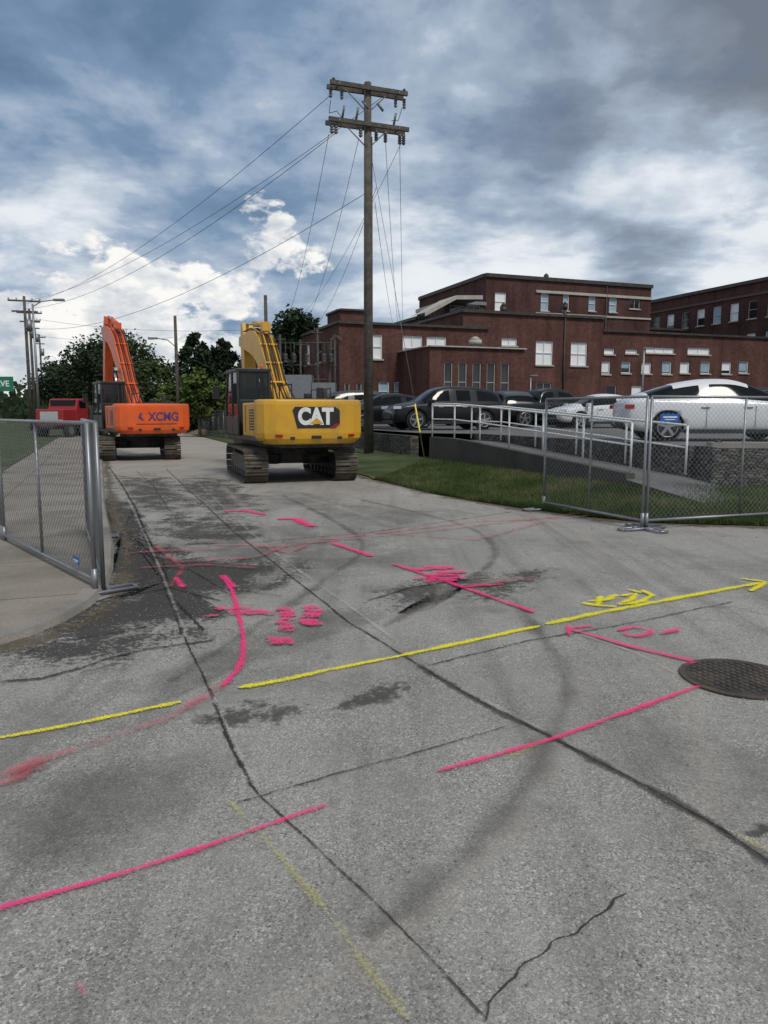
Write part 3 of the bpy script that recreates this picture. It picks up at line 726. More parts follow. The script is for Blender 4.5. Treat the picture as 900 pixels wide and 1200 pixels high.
mb=MB(); s0=onwall(628,336,p0)[0]; mb.box(p0+FX*((s0+Ln)/2)-ST*.06+Vector((0,0,zt-.9)),(Ln-s0,.14,.22),'trim',rot); mb.box(p0+FX*((s0+Ln)/2)-ST*.06+Vector((0,0,1.7+ (483-368)*64/880)),(Ln-s0,.12,.15),'trim',rot); mb.build('band',BE)
pblock(490,60,566,372,8,[(500,515,376,392,'glass'),(520,540,376,392,'glass')],'brick2',cop='dark')
pblock(522,61,566,354,6,[(527,545,358,368,'glass'),(547,563,358,368,'glass')],'brick2',cop='galv',coph=.25)
mb=MB(); q=[Y(498,366,58.5),Y(535,346,58.5),Y(566,346,58.5)]
pr_=[Vector(x) for x in q]; th=Vector((0,0,-.3)); bk=ST*3
for i in range(2):
    A_,B_=pr_[i],pr_[i+1]; mb.add([A_,B_,B_+bk,A_+bk],'trim'); mb.add([A_+th,B_+th,B_,A_],'trim'); mb.add([A_+th,B_+th,B_+bk+th,A_+bk+th],'dark')
mb.build('canopy',BE)
y0=85; a=Vector((.322*y0,y0,0)); Ln=40; zt=Y(733,360,85).z
w=MB();g=MB();fr=MB(); ops=[]
for r_ in range(3):
    for i in range(18):
        u=1.4+i*2.1; zc=zt-3.1-r_*2.9; ops.append((u,u+1.0,zc,zc+1.6,random.choice(['blind','blind','glass','blindb'])))
openwall(w,g,fr,a,-ST,Ln,1.0,zt,ops,'brick2')
openwall(w,g,fr,a-ST*Ln,FX,25,1.0,zt,[],'brick2'); openwall(w,g,fr,a+FX*25,-FX,25,1.0,zt,[],'brick2')
r_=MB(); r_.add([a+Vector((0,0,zt-.2)),a-ST*Ln+Vector((0,0,zt-.2)),a-ST*Ln+FX*25+Vector((0,0,zt-.2)),a+FX*25+Vector((0,0,zt-.2))],'roof'); r_.build('roof',BE)
w.build('wall',BE); g.build('windows',BE,recalc=False); fr.build('window_frames',BE)
cc=MB(); cc.box(a-ST*(Ln/2)+Vector((0,0,zt+.15)),(.5,Ln,.3),'dark',rot); cc.box(a-ST*(Ln/2)-FX*.05+Vector((0,0,zt-1.0)),(.16,Ln,.2),'brick',rot); cc.build('coping',BE)
pblock(733,74,800,384,8,[],'brick2',cop='dark')
wl=[(708,720,409,415),(733,747,409,415,'blind'),(757,790,408,414),(806,832,408,415)]
for i,x in enumerate((704,728,752,776,797,821,846,866)): wl.append((x,x+11,424,438,'blindb' if i%2 else 'blind'))
for i,x in enumerate((710,740,770,805,840)): wl.append((x,x+12,452,468,'blind' if i%2 else 'glass'))
pblock(703,54.5,900,387,10,wl,'brick',cop='dark',coph=.15)
pblock(541,50,703,364,12,[(628,648,399,427),(669,688,401,428),(588,606,396,406,'blind'),(628,646,449,472,'glass'),(552,560,380,396,'glass') ],'brick',cop='dark',coph=.18)
pblock(398,47,570,377,9,[(437,448,392,421),(472,495,394,422),(500,523,395,422),(444,456,448,470,'blindb'),(462,472,448,470,'blindb'),(478,487,448,470,'blind'),(404,410,448,468,'glass'),(418,424,448,468,'glass')],'brick',cop='dark',coph=.15,side_ops=[(1,2,2.2,3.6,'glass'),(4,5,2.2,3.6,'blind'),(1,2,5,6.4,'blind'),(4,5,5,6.4,'glass'),(7,8,5,6.4,'glass')])
pblock(400,49,428,362,3,[],'brick',cop='dark',coph=.12)
wl=[(520.5+i*16.6,530.5+i*16.6,425,471,'glass') for i in range(5)]
pblock(503,44,613,404,5.5,wl,'brick',cop='trim',coph=.07)
def vent(px,py,y,r,h,k='trim'):
    t=Y(px,py,y); mb=MB(); mb.cyl((0,0,-h*1.6),(0,0,0),r*.6,k,n=16); mb.cyl((0,0,0),(0,0,h*.45),r,k,n=16); mb.cyl((0,0,h*.45),(0,0,h*.8),r,k,r*.3,n=16); mb.build('roof_vent',BE,loc=t)
vent(557,404,47,.40,.6); vent(590,366,53,.25,.8,'dark'); vent(662,362,53,.2,.6,'dark'); vent(640,326,68,.22,.5,'dark')
mb=MB(); mb.tube([Y(386,452,46),Y(386,420,46),Y(388,400,46),Y(394,394,46),Y(400,400,46)],.12,'brick2'); mb.build('duct',BE)
for px,ty,y in((755,408,44),(622,440,48)):
    t=Y(px,ty,y); e=empty('street_lamp',(t.x,t.y,LZ)); mb=MB(); mb.cyl((0,0,0),(0,0,t.z-LZ),.05,'galv',n=8); mb.box((.2,0,t.z-LZ),(.5,.2,.08),'galv'); mb.build('post',e)
# ------------------------------------------------------------------ trees
def tree(name,px,py_top,y,rad,k='leaf',n=5200,cone=False,ls=.20):
    t=Y(px,py_top,y); H=t.z; base=Vector((t.x,t.y,0)); e=empty(name,base); mb=MB()
    th=H*.38
    mb.cyl((0,0,0),(0,0,th),.028*H,'wood',.02*H,n=9)
    V=[];Fc=[]; cl=[]
    if cone:
        mb.cyl((0,0,th),(0,0,H*.93),.02*H,'wood',.01,n=7)
        for i in range(70):
            f=((i+.5)/70)**1.25; z=H*(.10+.84*f); r=rad*(1-f)**.6*random.uniform(.25,.95); a=random.uniform(0,6.28)
            cl.append((Vector((math.cos(a)*r,math.sin(a)*r,z)),rad*.36*(1.25-f)))
    else:
        for i in range(38):
            while 1:
                v=Vector((random.uniform(-1,1),random.uniform(-1,1),random.uniform(-1,1)))
                if .35<v.length<1: break
            c=Vector((v.x*rad*.85,v.y*rad*.85,H*.60+v.z*H*.33)); 
            if v.z<-.3: c.x*=.8;c.y*=.8
            cl.append((c,rad*random.uniform(.20,.38)))
            m1=Vector((c.x*.35,c.y*.35,th+(c.z-th)*.4)); mb.cyl((0,0,th*.9),m1,.010*H,'wood',.007*H,n=5); mb.cyl(m1,c,.007*H,'wood',.01,n=5)
    mb.build('trunk',e,recalc=False)
    per=n//len(cl)
    for c,r in cl:
        for j in range(per):
            d=Vector((random.gauss(0,1),random.gauss(0,1),random.gauss(0,.7))).normalized()*r*random.random()**.45*random.uniform(.8,1.3)
            p=c+d; s=ls*random.uniform(.6,1.3)
            if cone: p.z-=.25*math.hypot(d.x,d.y)
            a=Vector((random.uniform(-1,1),random.uniform(-1,1),random.uniform(-.6,.6))).normalized(); b=a.cross(Vector((random.uniform(-1,1),random.uniform(-1,1),random.uniform(-1,1)))).normalized()
            i=len(V); V+=[tuple(p-a*s),tuple(p+b*s*.55),tuple(p+a*s),tuple(p-b*s*.55)]; Fc.append((i,i+1,i+2,i+3))
    me=bpy.data.meshes.new('foliage'); me.from_pydata(V,[],Fc); me.materials.append(M[k]); o=bpy.data.objects.new('foliage',me); COL.objects.link(o); o.parent=e
tree('broadleaf_tree',100,394,75,4.0,'leafd',7000); tree('broadleaf_tree',143,388,80,4.6,'leaf',8000); tree('broadleaf_tree',180,422,70,3.0,'leaf',5000); tree('broadleaf_tree',74,422,85,3.8,'leafd',5000)
tree('pine_tree',228,384,64,2.8,'leafd',8000,True); tree('pine_tree',260,392,68,3.0,'leafd',8000,True)
tree('broadleaf_tree',345,358,58,3.4,'leafd',10500); tree('broadleaf_tree',232,432,52,1.6,'leafy',3500); tree('broadleaf_tree',268,446,56,1.6,'leafy',3000); tree('broadleaf_tree',362,386,60,2.2,'leafd',5000)
tree('broadleaf_tree',205,446,62,1.6,'leafy',2500); tree('broadleaf_tree',312,410,62,2.6,'leafd',5000); tree('broadleaf_tree',285,432,66,2.2,'leaf',4000)
V=[];Fc=[]
for i in range(11000):
    az=random.uniform(-.85,.6); y=random.uniform(150,260); x=az*y; hh=5.0+3.0*math.sin(x*.07)+2*math.sin(x*.19+1)+random.uniform(-.5,2)
    z=random.uniform(0,hh); s=random.uniform(.5,1.3)
    a=Vector((random.uniform(-1,1),random.uniform(-.4,.4),random.uniform(-1,1))).normalized(); b=a.cross(Vector((random.uniform(-.3,.3),1,random.uniform(-.3,.3)))).normalized()
    p=Vector((x,y,z)); k=len(V); V+=[tuple(p-a*s),tuple(p+b*s*.7),tuple(p+a*s),tuple(p-b*s*.7)]; Fc.append((k,k+1,k+2,k+3))
me=bpy.data.meshes.new('distant_trees'); me.from_pydata(V,[],Fc); me.materials.append(M['leafd']); o=bpy.data.objects.new('distant_trees',me); COL.objects.link(o)
# ------------------------------------------------------------------ excavators
def excavator(name,loc,rz,body,boom,stick,trz=0):
    e=empty(name,loc,rz)
    mb=MB(); mf=MB()
    yl,rw=1.72,.40; cz=.43
    for sx in(-1,1):
        xc=sx*1.19; per=2*(2*yl)+2*math.pi*rw; ns=int(per/.19)
        for i in range(ns):
            d=i*per/ns
            if d<2*yl: p=(-yl+d,cz+rw,0)
            elif d<2*yl+math.pi*rw: t=(d-2*yl)/rw; p=(yl+rw*math.sin(t),cz+rw*math.cos(t),-t)
            elif d<4*yl+math.pi*rw: p=(yl-(d-2*yl-math.pi*rw),cz-rw,math.pi)
            else: t=(d-4*yl-math.pi*rw)/rw; p=(-yl-rw*math.sin(t),cz-rw*math.cos(t),math.pi-t)
            rm=Matrix.Rotation(p[2],3,'X')
            mb.box((xc,p[0],p[1]),(.60,.165,.035),'track',rm)
            mb.box(Vector((xc,p[0],p[1]))+rm@Vector((0,-.05,.03)),(.60,.022,.035),'track',rm); mb.box(Vector((xc,p[0],p[1]))+rm@Vector((0,.03,.025)),(.60,.018,.025),'track',rm)
            mb.box(Vector((xc,p[0],p[1]))+rm@Vector((0,0,-.04)),(.22,.15,.06),'dark',rm)
        mf.box((xc,0,cz+.02),(.34,3.1,.42),'dark')
        for y in(-yl,yl): mf.cyl((xc-.12,y,cz),(xc+.12,y,cz),.33,'dark',n=24); mf.cyl((xc-.18,y,cz),(xc+.18,y,cz),.15,'rust',n=16)
        for i in range(7): y=-1.35+i*.45; mf.cyl((xc-.2,y,.17),(xc+.2,y,.17),.10,'dark',n=12)
    mf.box((0,0,.62),(2.1,1.3,.42),'dark'); mf.cyl((0,0,.8),(0,0,1.06),.72,'dark',n=28)
    for sx in(-1,1):
        for sy in(-1,1): mf.box((sx*.8,sy*.75,.55),(.9,.35,.25),'dark',Matrix.Rotation(-sx*sy*.5,3,'Z'))
    mb.build('tracks',e,rz=trz); mf.build('undercarriage',e,bevel=.012,rz=trz)
    mb=MB(); mb.box((0,-.2,1.11),(2.6,4.2,.12),'dark'); mb.build('frame',e,bevel=.02)
    out=[(-1.36,-1.75),(-1.40,-2.25),(-1.28,-2.52),(-1.02,-2.68),(-.72,-2.75),(.72,-2.75),(1.02,-2.68),(1.28,-2.52),(1.40,-2.25),(1.36,-1.75)]
    mb=MB(); n=len(out); lev=[(1.00,.86,.91),(1.14,.985,.985),(1.28,1,1),(1.98,1,1),(2.10,.985,.985)]
    for z,sx,sy in lev:
        for p in out: mb.v.append((p[0]*sx,-1.75+(p[1]+1.75)*sy,z))
    for l in range(len(lev)-1):
        for i in range(n): j=(i+1)%n; mb.face((l*n+i,l*n+j,(l+1)*n+j,(l+1)*n+i),body)
    mb.face(list(range(n))[::-1],body); mb.face([ (len(lev)-1)*n+i for i in range(n)],body)
    mb.build('counterweight',e,bevel=.045,seg=3)
    mb=MB()
    mb.box((0,-2.0,.98),(1.7,.9,.14),'dark')
    for sx in(-1,1):
        mb.box((sx*.95,-2.69,1.22),(.18,.06,.06),'lampr',Matrix.Rotation(sx*.35,3,'Z')); mb.cyl((sx*.5,-1.95,2.09),(sx*.5,-1.95,2.16),.06,'dark')
        mb.box((sx*.62,-2.752,1.16),(.12,.02,.07),'black')
    mb.box((0,-2.755,1.18),(.26,.02,.08),'black'); mb.build('rear_fittings',e,bevel=.008)
    mb=MB(); mb.box((0.0,-1.0,1.60),(2.64,1.46,.86),body); mb.box((.55,-.95,2.09),(1.3,1.2,.12),'black'); mb.box((.86,.75,1.48),(.96,2.0,.62),body); mb.box((.86,.6,1.83),(.8,1.2,.08),'black'); mb.build('engine_housing',e,bevel=.05,seg=3)
    mb=MB()
    for i in range(8): mb.box((-1.325,-1.35,1.35+i*.07),(.02,.5,.035),'black')
    mb.box((-1.327,-.65,1.62),(.012,.012,.7),'black'); mb.box((1.327,-.8,1.6),(.012,.9,.5),'black')
    mb.cyl((.75,-1.2,2.1),(.75,-1.2,2.42),.065,'dark',n=14); mb.cyl((.3,-1.1,2.1),(.3,-1.1,2.28),.11,'black',n=14)
    for pts in ([(1.25,-.2,1.8),(1.25,-.2,2.45),(1.25,1.6,2.45),(1.25,1.6,1.8)],[(-.3,-1.6,2.05),(-.3,-1.6,2.5),(-.3,-.4,2.5),(-.3,-.4,2.05)],[(1.25,-.2,2.15),(1.25,1.6,2.15)],[(-1.28,.15,2.0),(-1.28,.05,2.75)]):
        mb.tube([Vector(p) for p in pts],.018,'black')
    for sx,y in((-1.62,1.9),(1.55,1.7)):
        mb.cyl((sx*.85,y,2.0),(sx,y,2.3),.014,'black'); mb.box((sx,y,2.35),(.2,.05,.36),'black')
    mb.build('fittings',e,bevel=.006)
    mb=MB(); x0,x1,y0_,y1_=-1.36,-.40,.10,1.85
    def pil(x,ya,za,yb,zb): mb.cyl((x,ya,za),(x,yb,zb),.05,'black',n=8)
    for x in(x0+.04,x1-.04):
        pil(x,y0_+.04,1.15,y0_+.10,2.9); pil(x,y1_-.03,1.15,y1_-.02,2.1); pil(x,y1_-.02,2.1,y1_-.35,2.9); pil(x,.95,1.15,.95,2.9)
    mb.box(((x0+x1)/2,(y0_+y1_)/2-.06,2.93),(x1-x0+.02,y1_-y0_-.22,.10),'black'); mb.box(((x0+x1)/2,(y0_+y1_)/2,1.42),(x1-x0-.01,y1_-y0_-.05,.5),'black')
    mb.box(((x0+x1)/2,.6,1.85),(.5,.5,.5),'black'); mb.box(((x0+x1)/2,.42,2.2),(.46,.14,.6),'black')
    mb.box(((x0+x1)/2,.14,1.88),(x1-x0-.1,.05,.5),'black')
    mb.cyl((x1-.2,.4,2.98),(x1-.2,.4,3.10),.05,'orange',n=12)
    mb.build('cab',e,bevel=.03)
    mb=MB(); mb.prism([(y0_+.06,1.66),(y1_-.03,1.66),(y1_-.04,2.1),(y1_-.35,2.88),(y0_+.09,2.88)],x0+.03,x1-.03,'cabglass'); mb.build('cab_glass',e)
    bx=.12
    mb=MB(); A,B,C=boom
    def beam(mb,pts,wd,ths,k):
        up=[];dn=[]
        for i,p in enumerate(pts):
            a=pts[max(0,i-1)];b=pts[min(len(pts)-1,i+1)]; t=Vector((b[0]-a[0],b[1]-a[1])).normalized(); nn=Vector((-t.y,t.x))
            up.append((p[0]+nn.x*ths[i],p[1]+nn.y*ths[i])); dn.append((p[0]-nn.x*ths[i],p[1]-nn.y*ths[i]))
        n_=len(pts); b=len(mb.v)
        for i in range(n_):
            for x in(bx-wd/2,bx+wd/2):
                mb.v.append((x,up[i][0],up[i][1])); mb.v.append((x,dn[i][0],dn[i][1]))
        for i in range(n_-1):
            o_=b+i*4; q_=o_+4
            for s_ in((0,1),(1,3),(3,2),(2,0)): mb.face((o_+s_[0],o_+s_[1],q_+s_[1],q_+s_[0]),k)
        mb.face((b,b+2,b+3,b+1),k); e_=b+(n_-1)*4; mb.face((e_,e_+1,e_+3,e_+2),k)
    mid1=((A[0]+B[0])/2,(A[1]+B[1])/2)
    def lerp2(p,q,f,dz=0): return (p[0]+(q[0]-p[0])*f,p[1]+(q[1]-p[1])*f+dz)
    bp=[A,lerp2(A,B,.3,.02),lerp2(A,B,.65,.03),lerp2(A,B,.9,-.03),lerp2(B,C,.12,-.06),lerp2(B,C,.35,0),lerp2(B,C,.7),C]
    beam(mb,bp,.52,[.18,.27,.35,.40,.40,.35,.25,.15],body)
    T=Vector((stick[1][0]-stick[0][0],stick[1][1]-stick[0][1])).normalized()
    sb=(stick[0][0]-T.x*.7,stick[0][1]-T.y*.7)
    beam(mb,[sb,stick[0],lerp2(stick[0],stick[1],.3),stick[1]],.38,[.10,.27,.22,.12],body)
    mb.build('boom',e,bevel=.015)
    mb=MB()
    for q in(-.26,.26): mb.cyl((bx+q-.03,A[0],A[1]),(bx+q+.03,A[0],A[1]),.16,'dark',n=16)
    for q in(-.37,.37):
        a=Vector((bx+q,1.75,1.25)); b=Vector((bx+q,mid1[0]+.35,mid1[1]+.15)); m_=a.lerp(b,.6); mb.cyl(a,m_,.09,body,n=14); mb.cyl(m_,b,.05,'chrome',n=12); mb.cyl(b-Vector((.08,0,0)),b+Vector((.08,0,0)),.1,'dark')
    nB=Vector((-(C[1]-B[1]),(C[0]-B[0]))).normalized()
    a=Vector((bx,B[0]-.3,B[1]+.50)); s0=Vector((bx,sb[0],sb[1])); m_=a.lerp(s0,.55); mb.cyl(a,m_,.095,body,n=14); mb.cyl(m_,s0,.05,'chrome'); mb.box((bx,B[0]-.35,B[1]+.42),(.25,.3,.25),body)
    q0=Vector((bx,stick[0][0]+.35,stick[0][1]-.1)); q1=Vector((bx,stick[1][0]+.3,stick[1][1]+.8)); mb.cyl(q0,q0.lerp(q1,.6),.08,body); mb.cyl(q0.lerp(q1,.6),q1,.045,'chrome')
    nx=Vector((-(B[1]-A[1]),(B[0]-A[0]))).normalized()
    for i,q in enumerate((-.20,-.12,-.04,.04,.12,.20)):
        pts=[Vector((bx+q*1.6,.25,1.95)),Vector((bx+q*1.3,A[0]-.45,A[1]+.35))]
        for f,th_ in((.3,.34),(.5,.40),(.72,.45),(.92,.46)):
            pp=Vector(lerp2(A,B,f))+nx*(th_+.03*math.sin(f*9+i)); pts.append(Vector((bx+q,pp.x,pp.y)))
        pp=Vector(lerp2(B,C,.35))+nB*.42; pts.append(Vector((bx+q,pp.x,pp.y)))
        pp=Vector(lerp2(B,C,.8))+nB*.32; pts.append(Vector((bx+q,pp.x,pp.y)))
        mb.tube(pts,.022,'black' if i not in(1,4) else body,6)
    for f,th_ in((.3,.33),(.55,.38),(.8,.42)):
        pp=Vector(lerp2(A,B,f))+nx*th_; mb.box((bx,pp.x,pp.y),(.50,.06,.06),body,Matrix.Rotation(math.atan2(B[1]-A[1],B[0]-A[0]),3,'X'))
    mb.box((bx-.34,mid1[0]+.3,mid1[1]+.2),(.14,.1,.12),'lampc')
    mb.build('hydraulics',e)
    s1=stick[1]; mb=MB(); prof=[]
    for i in range(9):
        t=R(-70+i*27); prof.append((s1[0]-.35+.62*math.cos(t+1.2),s1[1]-.45+.55*math.sin(t+1.2)))
    mb.prism(prof,bx-.6,bx+.6,'dark')
    for i in range(5): mb.box((bx-.5+i*.25,prof[-1][0],prof[-1][1]-.08),(.08,.14,.22),'dark')
    mb.build('bucket',e,bevel=.02)
    return e
m=glassmat('cab_glass',(.02,.028,.03),.03,.35); m.node_tree.nodes['Principled BSDF'].inputs['Alpha'].default_value=.75; M['cabglass']=m
c=G(360,566)+ST*2.05
e=excavator('excavator',(c.x,c.y,0),R(23),'yellow',((.75,1.75),(3.0,3.95),(5.4,4.15)),((5.2,4.05),(4.9,1.3)),R(-5)); e.scale=(.93,.93,.95)
mb=MB(); mb.prism([(-.62,1.84),(-.50,1.40),(.50,1.40),(.62,1.50),(.62,1.84),(.50,1.92),(-.55,1.92)],-2.762,-2.756,'black','y'); mb.build('logo_panel',e)
mb=MB(); mb.add([(.62,-2.7665,1.50),(.50,-2.7665,1.40),(.34,-2.7665,1.40),(.52,-2.7665,1.52)],'red'); mb.add([(-.18,-2.770,1.50),(0,-2.770,1.66),(.18,-2.770,1.50)],'yellow'); mb.build('logo_trim',e)
text('CAT',.54,'white',e,(-.02,-2.767,1.67),bold=.028,ext=.002,sx=.86)
c=G(167,540)+ST*2.05
e=excavator('excavator',(c.x,c.y,0),R(32),'orange',((.75,1.75),(3.6,5.0),(5.4,5.4)),((5.1,5.3),(5.9,2.2)),R(-13)); e.scale=(.93,.93,.95)
text('XCMG',.42,'logoblue',e,(.26,-2.756,1.62),bold=.012,ext=.004,sx=.92)
mb=MB(); mb.prism([(-.68,1.60),(-.60,1.76),(-.52,1.76),(-.56,1.62),(-.46,1.50),(-.56,1.50)],-2.762,-2.753,'logoblue','y'); mb.box((0,-2.752,1.36),(1.5,.004,.03),'black'); mb.build('logo_trim',e)
# ------------------------------------------------------------------ cars
def car(name,loc,rz,paint,kind='sedan'):
    e=empty(name,loc,rz)
    if kind=='sedan':
        st=[(-2.36,.42,.80,.82,.68,.55),(-2.30,.30,.96,.99,.82,.66),(-2.10,.24,1.00,1.07,.87,.66),(-1.95,.2,1.00,1.13,.89,.62),(-1.25,.2,.97,1.37,.91,.56),(-.55,.2,.95,1.475,.91,.56),(-.48,.2,.95,1.48,.91,.56),(.0,.2,.94,1.50,.91,.56),(.42,.2,.93,1.45,.91,.56),(1.40,.2,.91,.99,.91,.68),(1.65,.22,.89,.95,.90,.68),(2.05,.24,.83,.88,.87,.64),(2.28,.30,.70,.76,.80,.56),(2.36,.40,.60,.62,.66,.45)]
        gl=(3,9); pil=(5,); ws=8; rw=3; wx=(-1.42,1.42); wr=.345
    elif kind=='suv':
        st=[(-2.36,.45,.95,.98,.74,.62),(-2.28,.34,1.05,1.12,.86,.70),(-2.12,.28,1.06,1.45,.90,.64),(-1.7,.25,1.05,1.62,.93,.62),(-1.05,.25,1.04,1.69,.94,.63),(-.98,.25,1.04,1.69,.94,.63),(-.12,.25,1.03,1.70,.94,.64),(-.05,.25,1.03,1.70,.94,.64),(.55,.25,1.02,1.64,.94,.62),(1.15,.25,1.02,1.12,.93,.68),(1.6,.27,.99,1.06,.92,.68),(2.05,.28,.93,.98,.88,.64),(2.28,.34,.80,.84,.80,.58),(2.36,.45,.66,.70,.68,.5)]
        gl=(2,9); pil=(4,6); ws=8; rw=1; wx=(-1.42,1.45); wr=.38
    else:
        st=[(-2.75,.50,.98,1.0,.90,.86),(-2.70,.42,1.08,1.09,.94,.88),(-1.1,.36,1.08,1.09,.95,.88),(-.98,.34,1.08,1.14,.95,.80),(-.85,.34,1.08,1.74,.95,.66),(-.1,.34,1.08,1.80,.95,.66),(-.02,.34,1.08,1.80,.95,.66),(.65,.34,1.08,1.76,.95,.66),(1.25,.34,1.08,1.18,.95,.76),(1.8,.36,1.08,1.14,.95,.76),(2.4,.38,1.04,1.08,.93,.74),(2.68,.42,.95,.98,.86,.68),(2.75,.5,.72,.74,.78,.6)]
        gl=(3,8); pil=(5,); ws=7; rw=3; wx=(-1.75,1.75); wr=.40
    mb=MB(); rings=[]
    for x,zb,zs,zr,w_,wr_ in st:
        half=[(0,zb),(w_*.86,zb),(w_*.98,zb+.10),(w_*1.01,zb+(zs-zb)*.5),(w_*.99,zs-.05),(w_*.94,zs),(wr_+.04,zr-.05),(wr_-.05,zr-.005),(wr_*.4,zr+.02)]
        full=half+[(0,zr+.025)]+[(-a,b) for a,b in half[1:][::-1]]
        i=len(mb.v); mb.v+=[(x,a,b) for a,b in full]; rings.append(i)
    n=18
    for s_ in range(len(st)-1):
        for j in range(n):
            j2=(j+1)%n; k=paint
            if (j in(5,12)) and gl[0]<=s_<gl[1] and s_ not in pil: k='cglass'
            if j in(6,7,8,9,10,11) and s_ in(ws,rw): k='cglass'
            if j in(0,17): k='black'
            mb.face((rings[s_]+j,rings[s_]+j2,rings[s_+1]+j2,rings[s_+1]+j),k,smooth=True)
    mb.face([rings[0]+j for j in range(n)][::-1],paint,smooth=True); mb.face([rings[-1]+j for j in range(n)],paint,smooth=True)
    o=mb.build('body',e); md=o.modifiers.new('s','SUBSURF'); md.levels=2; md.render_levels=2
    cut=MB()
    for x in wx:
        for sg in(-1,1): cut.cyl((x,sg*.60,wr),(x,sg*1.3,wr),wr+.055,'black',n=28)
    co=cut.build('cutter'); 
    o.parent=None; md=o.modifiers.new('c','BOOLEAN'); md.object=co; md.operation='DIFFERENCE'; md.solver='EXACT'
    bpy.context.view_layer.update(); dg=bpy.context.evaluated_depsgraph_get()
    me=bpy.data.meshes.new_from_object(o.evaluated_get(dg)); o.modifiers.clear(); o.data=me
    bpy.data.objects.remove(co); o.parent=e
    mb=MB()
    for x in wx:
        for sg in(-1,1):
            y1=sg*.90; y0=sg*.68; mb.cyl((x,y0,wr),(x,y1,wr),wr,'tyre',n=28); mb.cyl((x,y1,wr),(x,y1+sg*.012,wr),wr*.92,'tyre',wr*.70,n=28)
            mb.cyl((x,y1+sg*.002,wr),(x,y1+sg*.014,wr),wr*.70,'black',n=24)
            for q in range(5):
                a=q*2*math.pi/5+.3; c_=Vector((x+math.cos(a)*wr*.36,y1+sg*.018,wr+math.sin(a)*wr*.36)); mb.box(c_,(wr*.62,.02,wr*.17),'rim',Matrix.Rotation(-a,3,'Y'))
            mb.cyl((x,y1,wr),(x,y1+sg*.034,wr),wr*.16,'rim',n=12)
            for q in range(20):
                a0=q*math.pi/10;a1=(q+1)*math.pi/10
                mb.cyl((x+math.cos(a0)*wr*.69,y1+sg*.015,wr+math.sin(a0)*wr*.69),(x+math.cos(a1)*wr*.69,y1+sg*.015,wr+math.sin(a1)*wr*.69),.014,'rim',n=5,caps=False)
    mb.build('wheels',e)
    mb=MB(); zs=st[len(st)//2][2]; f=st[-3]; r_=st[1]
    for sg in(-1,1):
        mb.box((f[0]+.10,sg*f[4]*.80,f[2]-.06),(.30,.26,.11),'lampc',Matrix.Rotation(-sg*.5,3,'Z')); mb.box((r_[0]+.05,sg*r_[4]*.84,r_[2]-.13),(.22,.26,.10),'lampr',Matrix.Rotation(sg*.45,3,'Z'))
        xm=st[gl[1]][0]-.28; mb.box((xm,sg*(st[6][4]+.10),zs+.08),(.16,.20,.13),paint)
        for xh in(-.55,.45): mb.box((xh,sg*(st[6][4]*1.0+.005),zs-.13),(.20,.03,.03),'chrome' if paint!='carw' else 'galv')
        mb.box((0,sg*(st[6][4]*.93),st[6][1]+.04),(2.0,.06,.10),'black')
        for xd in(-.52,.62): mb.box((xd,sg*(st[6][4]*1.0+.002),zs-.36),(.012,.012,.55),'black')
    mb.box((st[-1][0]-.02,0,.52),(.08,.9,.16),'black'); mb.box((st[0][0]+.0,0,.62),(.06,.5,.12),'white'); mb.box((st[-1][0]-.05,0,.34),(.1,1.2,.08),'black')
    mb.build('trim',e,bevel=.02)
    return e
def carp(px,y): return Vector(((px-450)/F*y,y,LZ+.004))
car('parked_car',carp(834,18.9),R(-3),'carw','sedan')
car('parked_car',carp(518,30.5),R(198),'cark','suv')
car('parked_car',carp(452,33),R(205),'cark','sedan')
car('parked_truck',carp(640,36),R(20),'cark','pickup')
car('parked_car',carp(590,37),R(100),'cars','suv')
car('parked_car',carp(700,34),R(195),'carw','sedan')
car('parked_car',carp(662,41.5),R(60),'carb','sedan')
car('parked_car',carp(560,40),R(10),'cars','sedan')
car('parked_car',carp(610,42),R(190),'cark','sedan')
car('parked_car',carp(900,32),R(5),'cark','suv')
car('parked_car',carp(432,36),R(15),'cars','suv')
p=G(8,497); car('parked_car',(p.x-2,48,.1),R(20),'carw','sedan')
t=Y(85,483,52); e=empty('red_truck',(t.x,52,0),R(-100)); mb=MB()
mb.box((1.9,0,1.35),(1.5,2.0,1.1),'red'); mb.prism([(-0.2,.9),(1.2,.9),(1.2,1.9),(.95,2.6),(-.2,2.6)],-1.05,1.05,'red','y'); mb.box((-2.6,0,1.6),(4.4,2.3,1.1),'dark'); mb.box((0,0,.75),(6.2,1.0,.3),'dark')
mb.build('body',e,bevel=.08,seg=3); mb=MB(); mb.box((.98,0,2.2),(.3,1.8,.6),'cglass'); mb.box((.45,0,2.2),(.8,2.12,.5),'cglass'); mb.box((2.67,0,1.4),(.05,1.3,.7),'chrome')
for sg in(-1,1): mb.box((2.66,sg*.8,1.1),(.06,.3,.2),'lampc')
mb.build('windows',e,bevel=.02); mb=MB()
for x in(2.0,-2.2,-3.6):
    for sg in(-1,1): mb.cyl((x,sg*.8,.5),(x,sg*1.12,.5),.5,'tyre',n=20); mb.cyl((x,sg*1.12,.5),(x,sg*1.14,.5),.27,'rim',n=16)
mb.build('wheels',e)
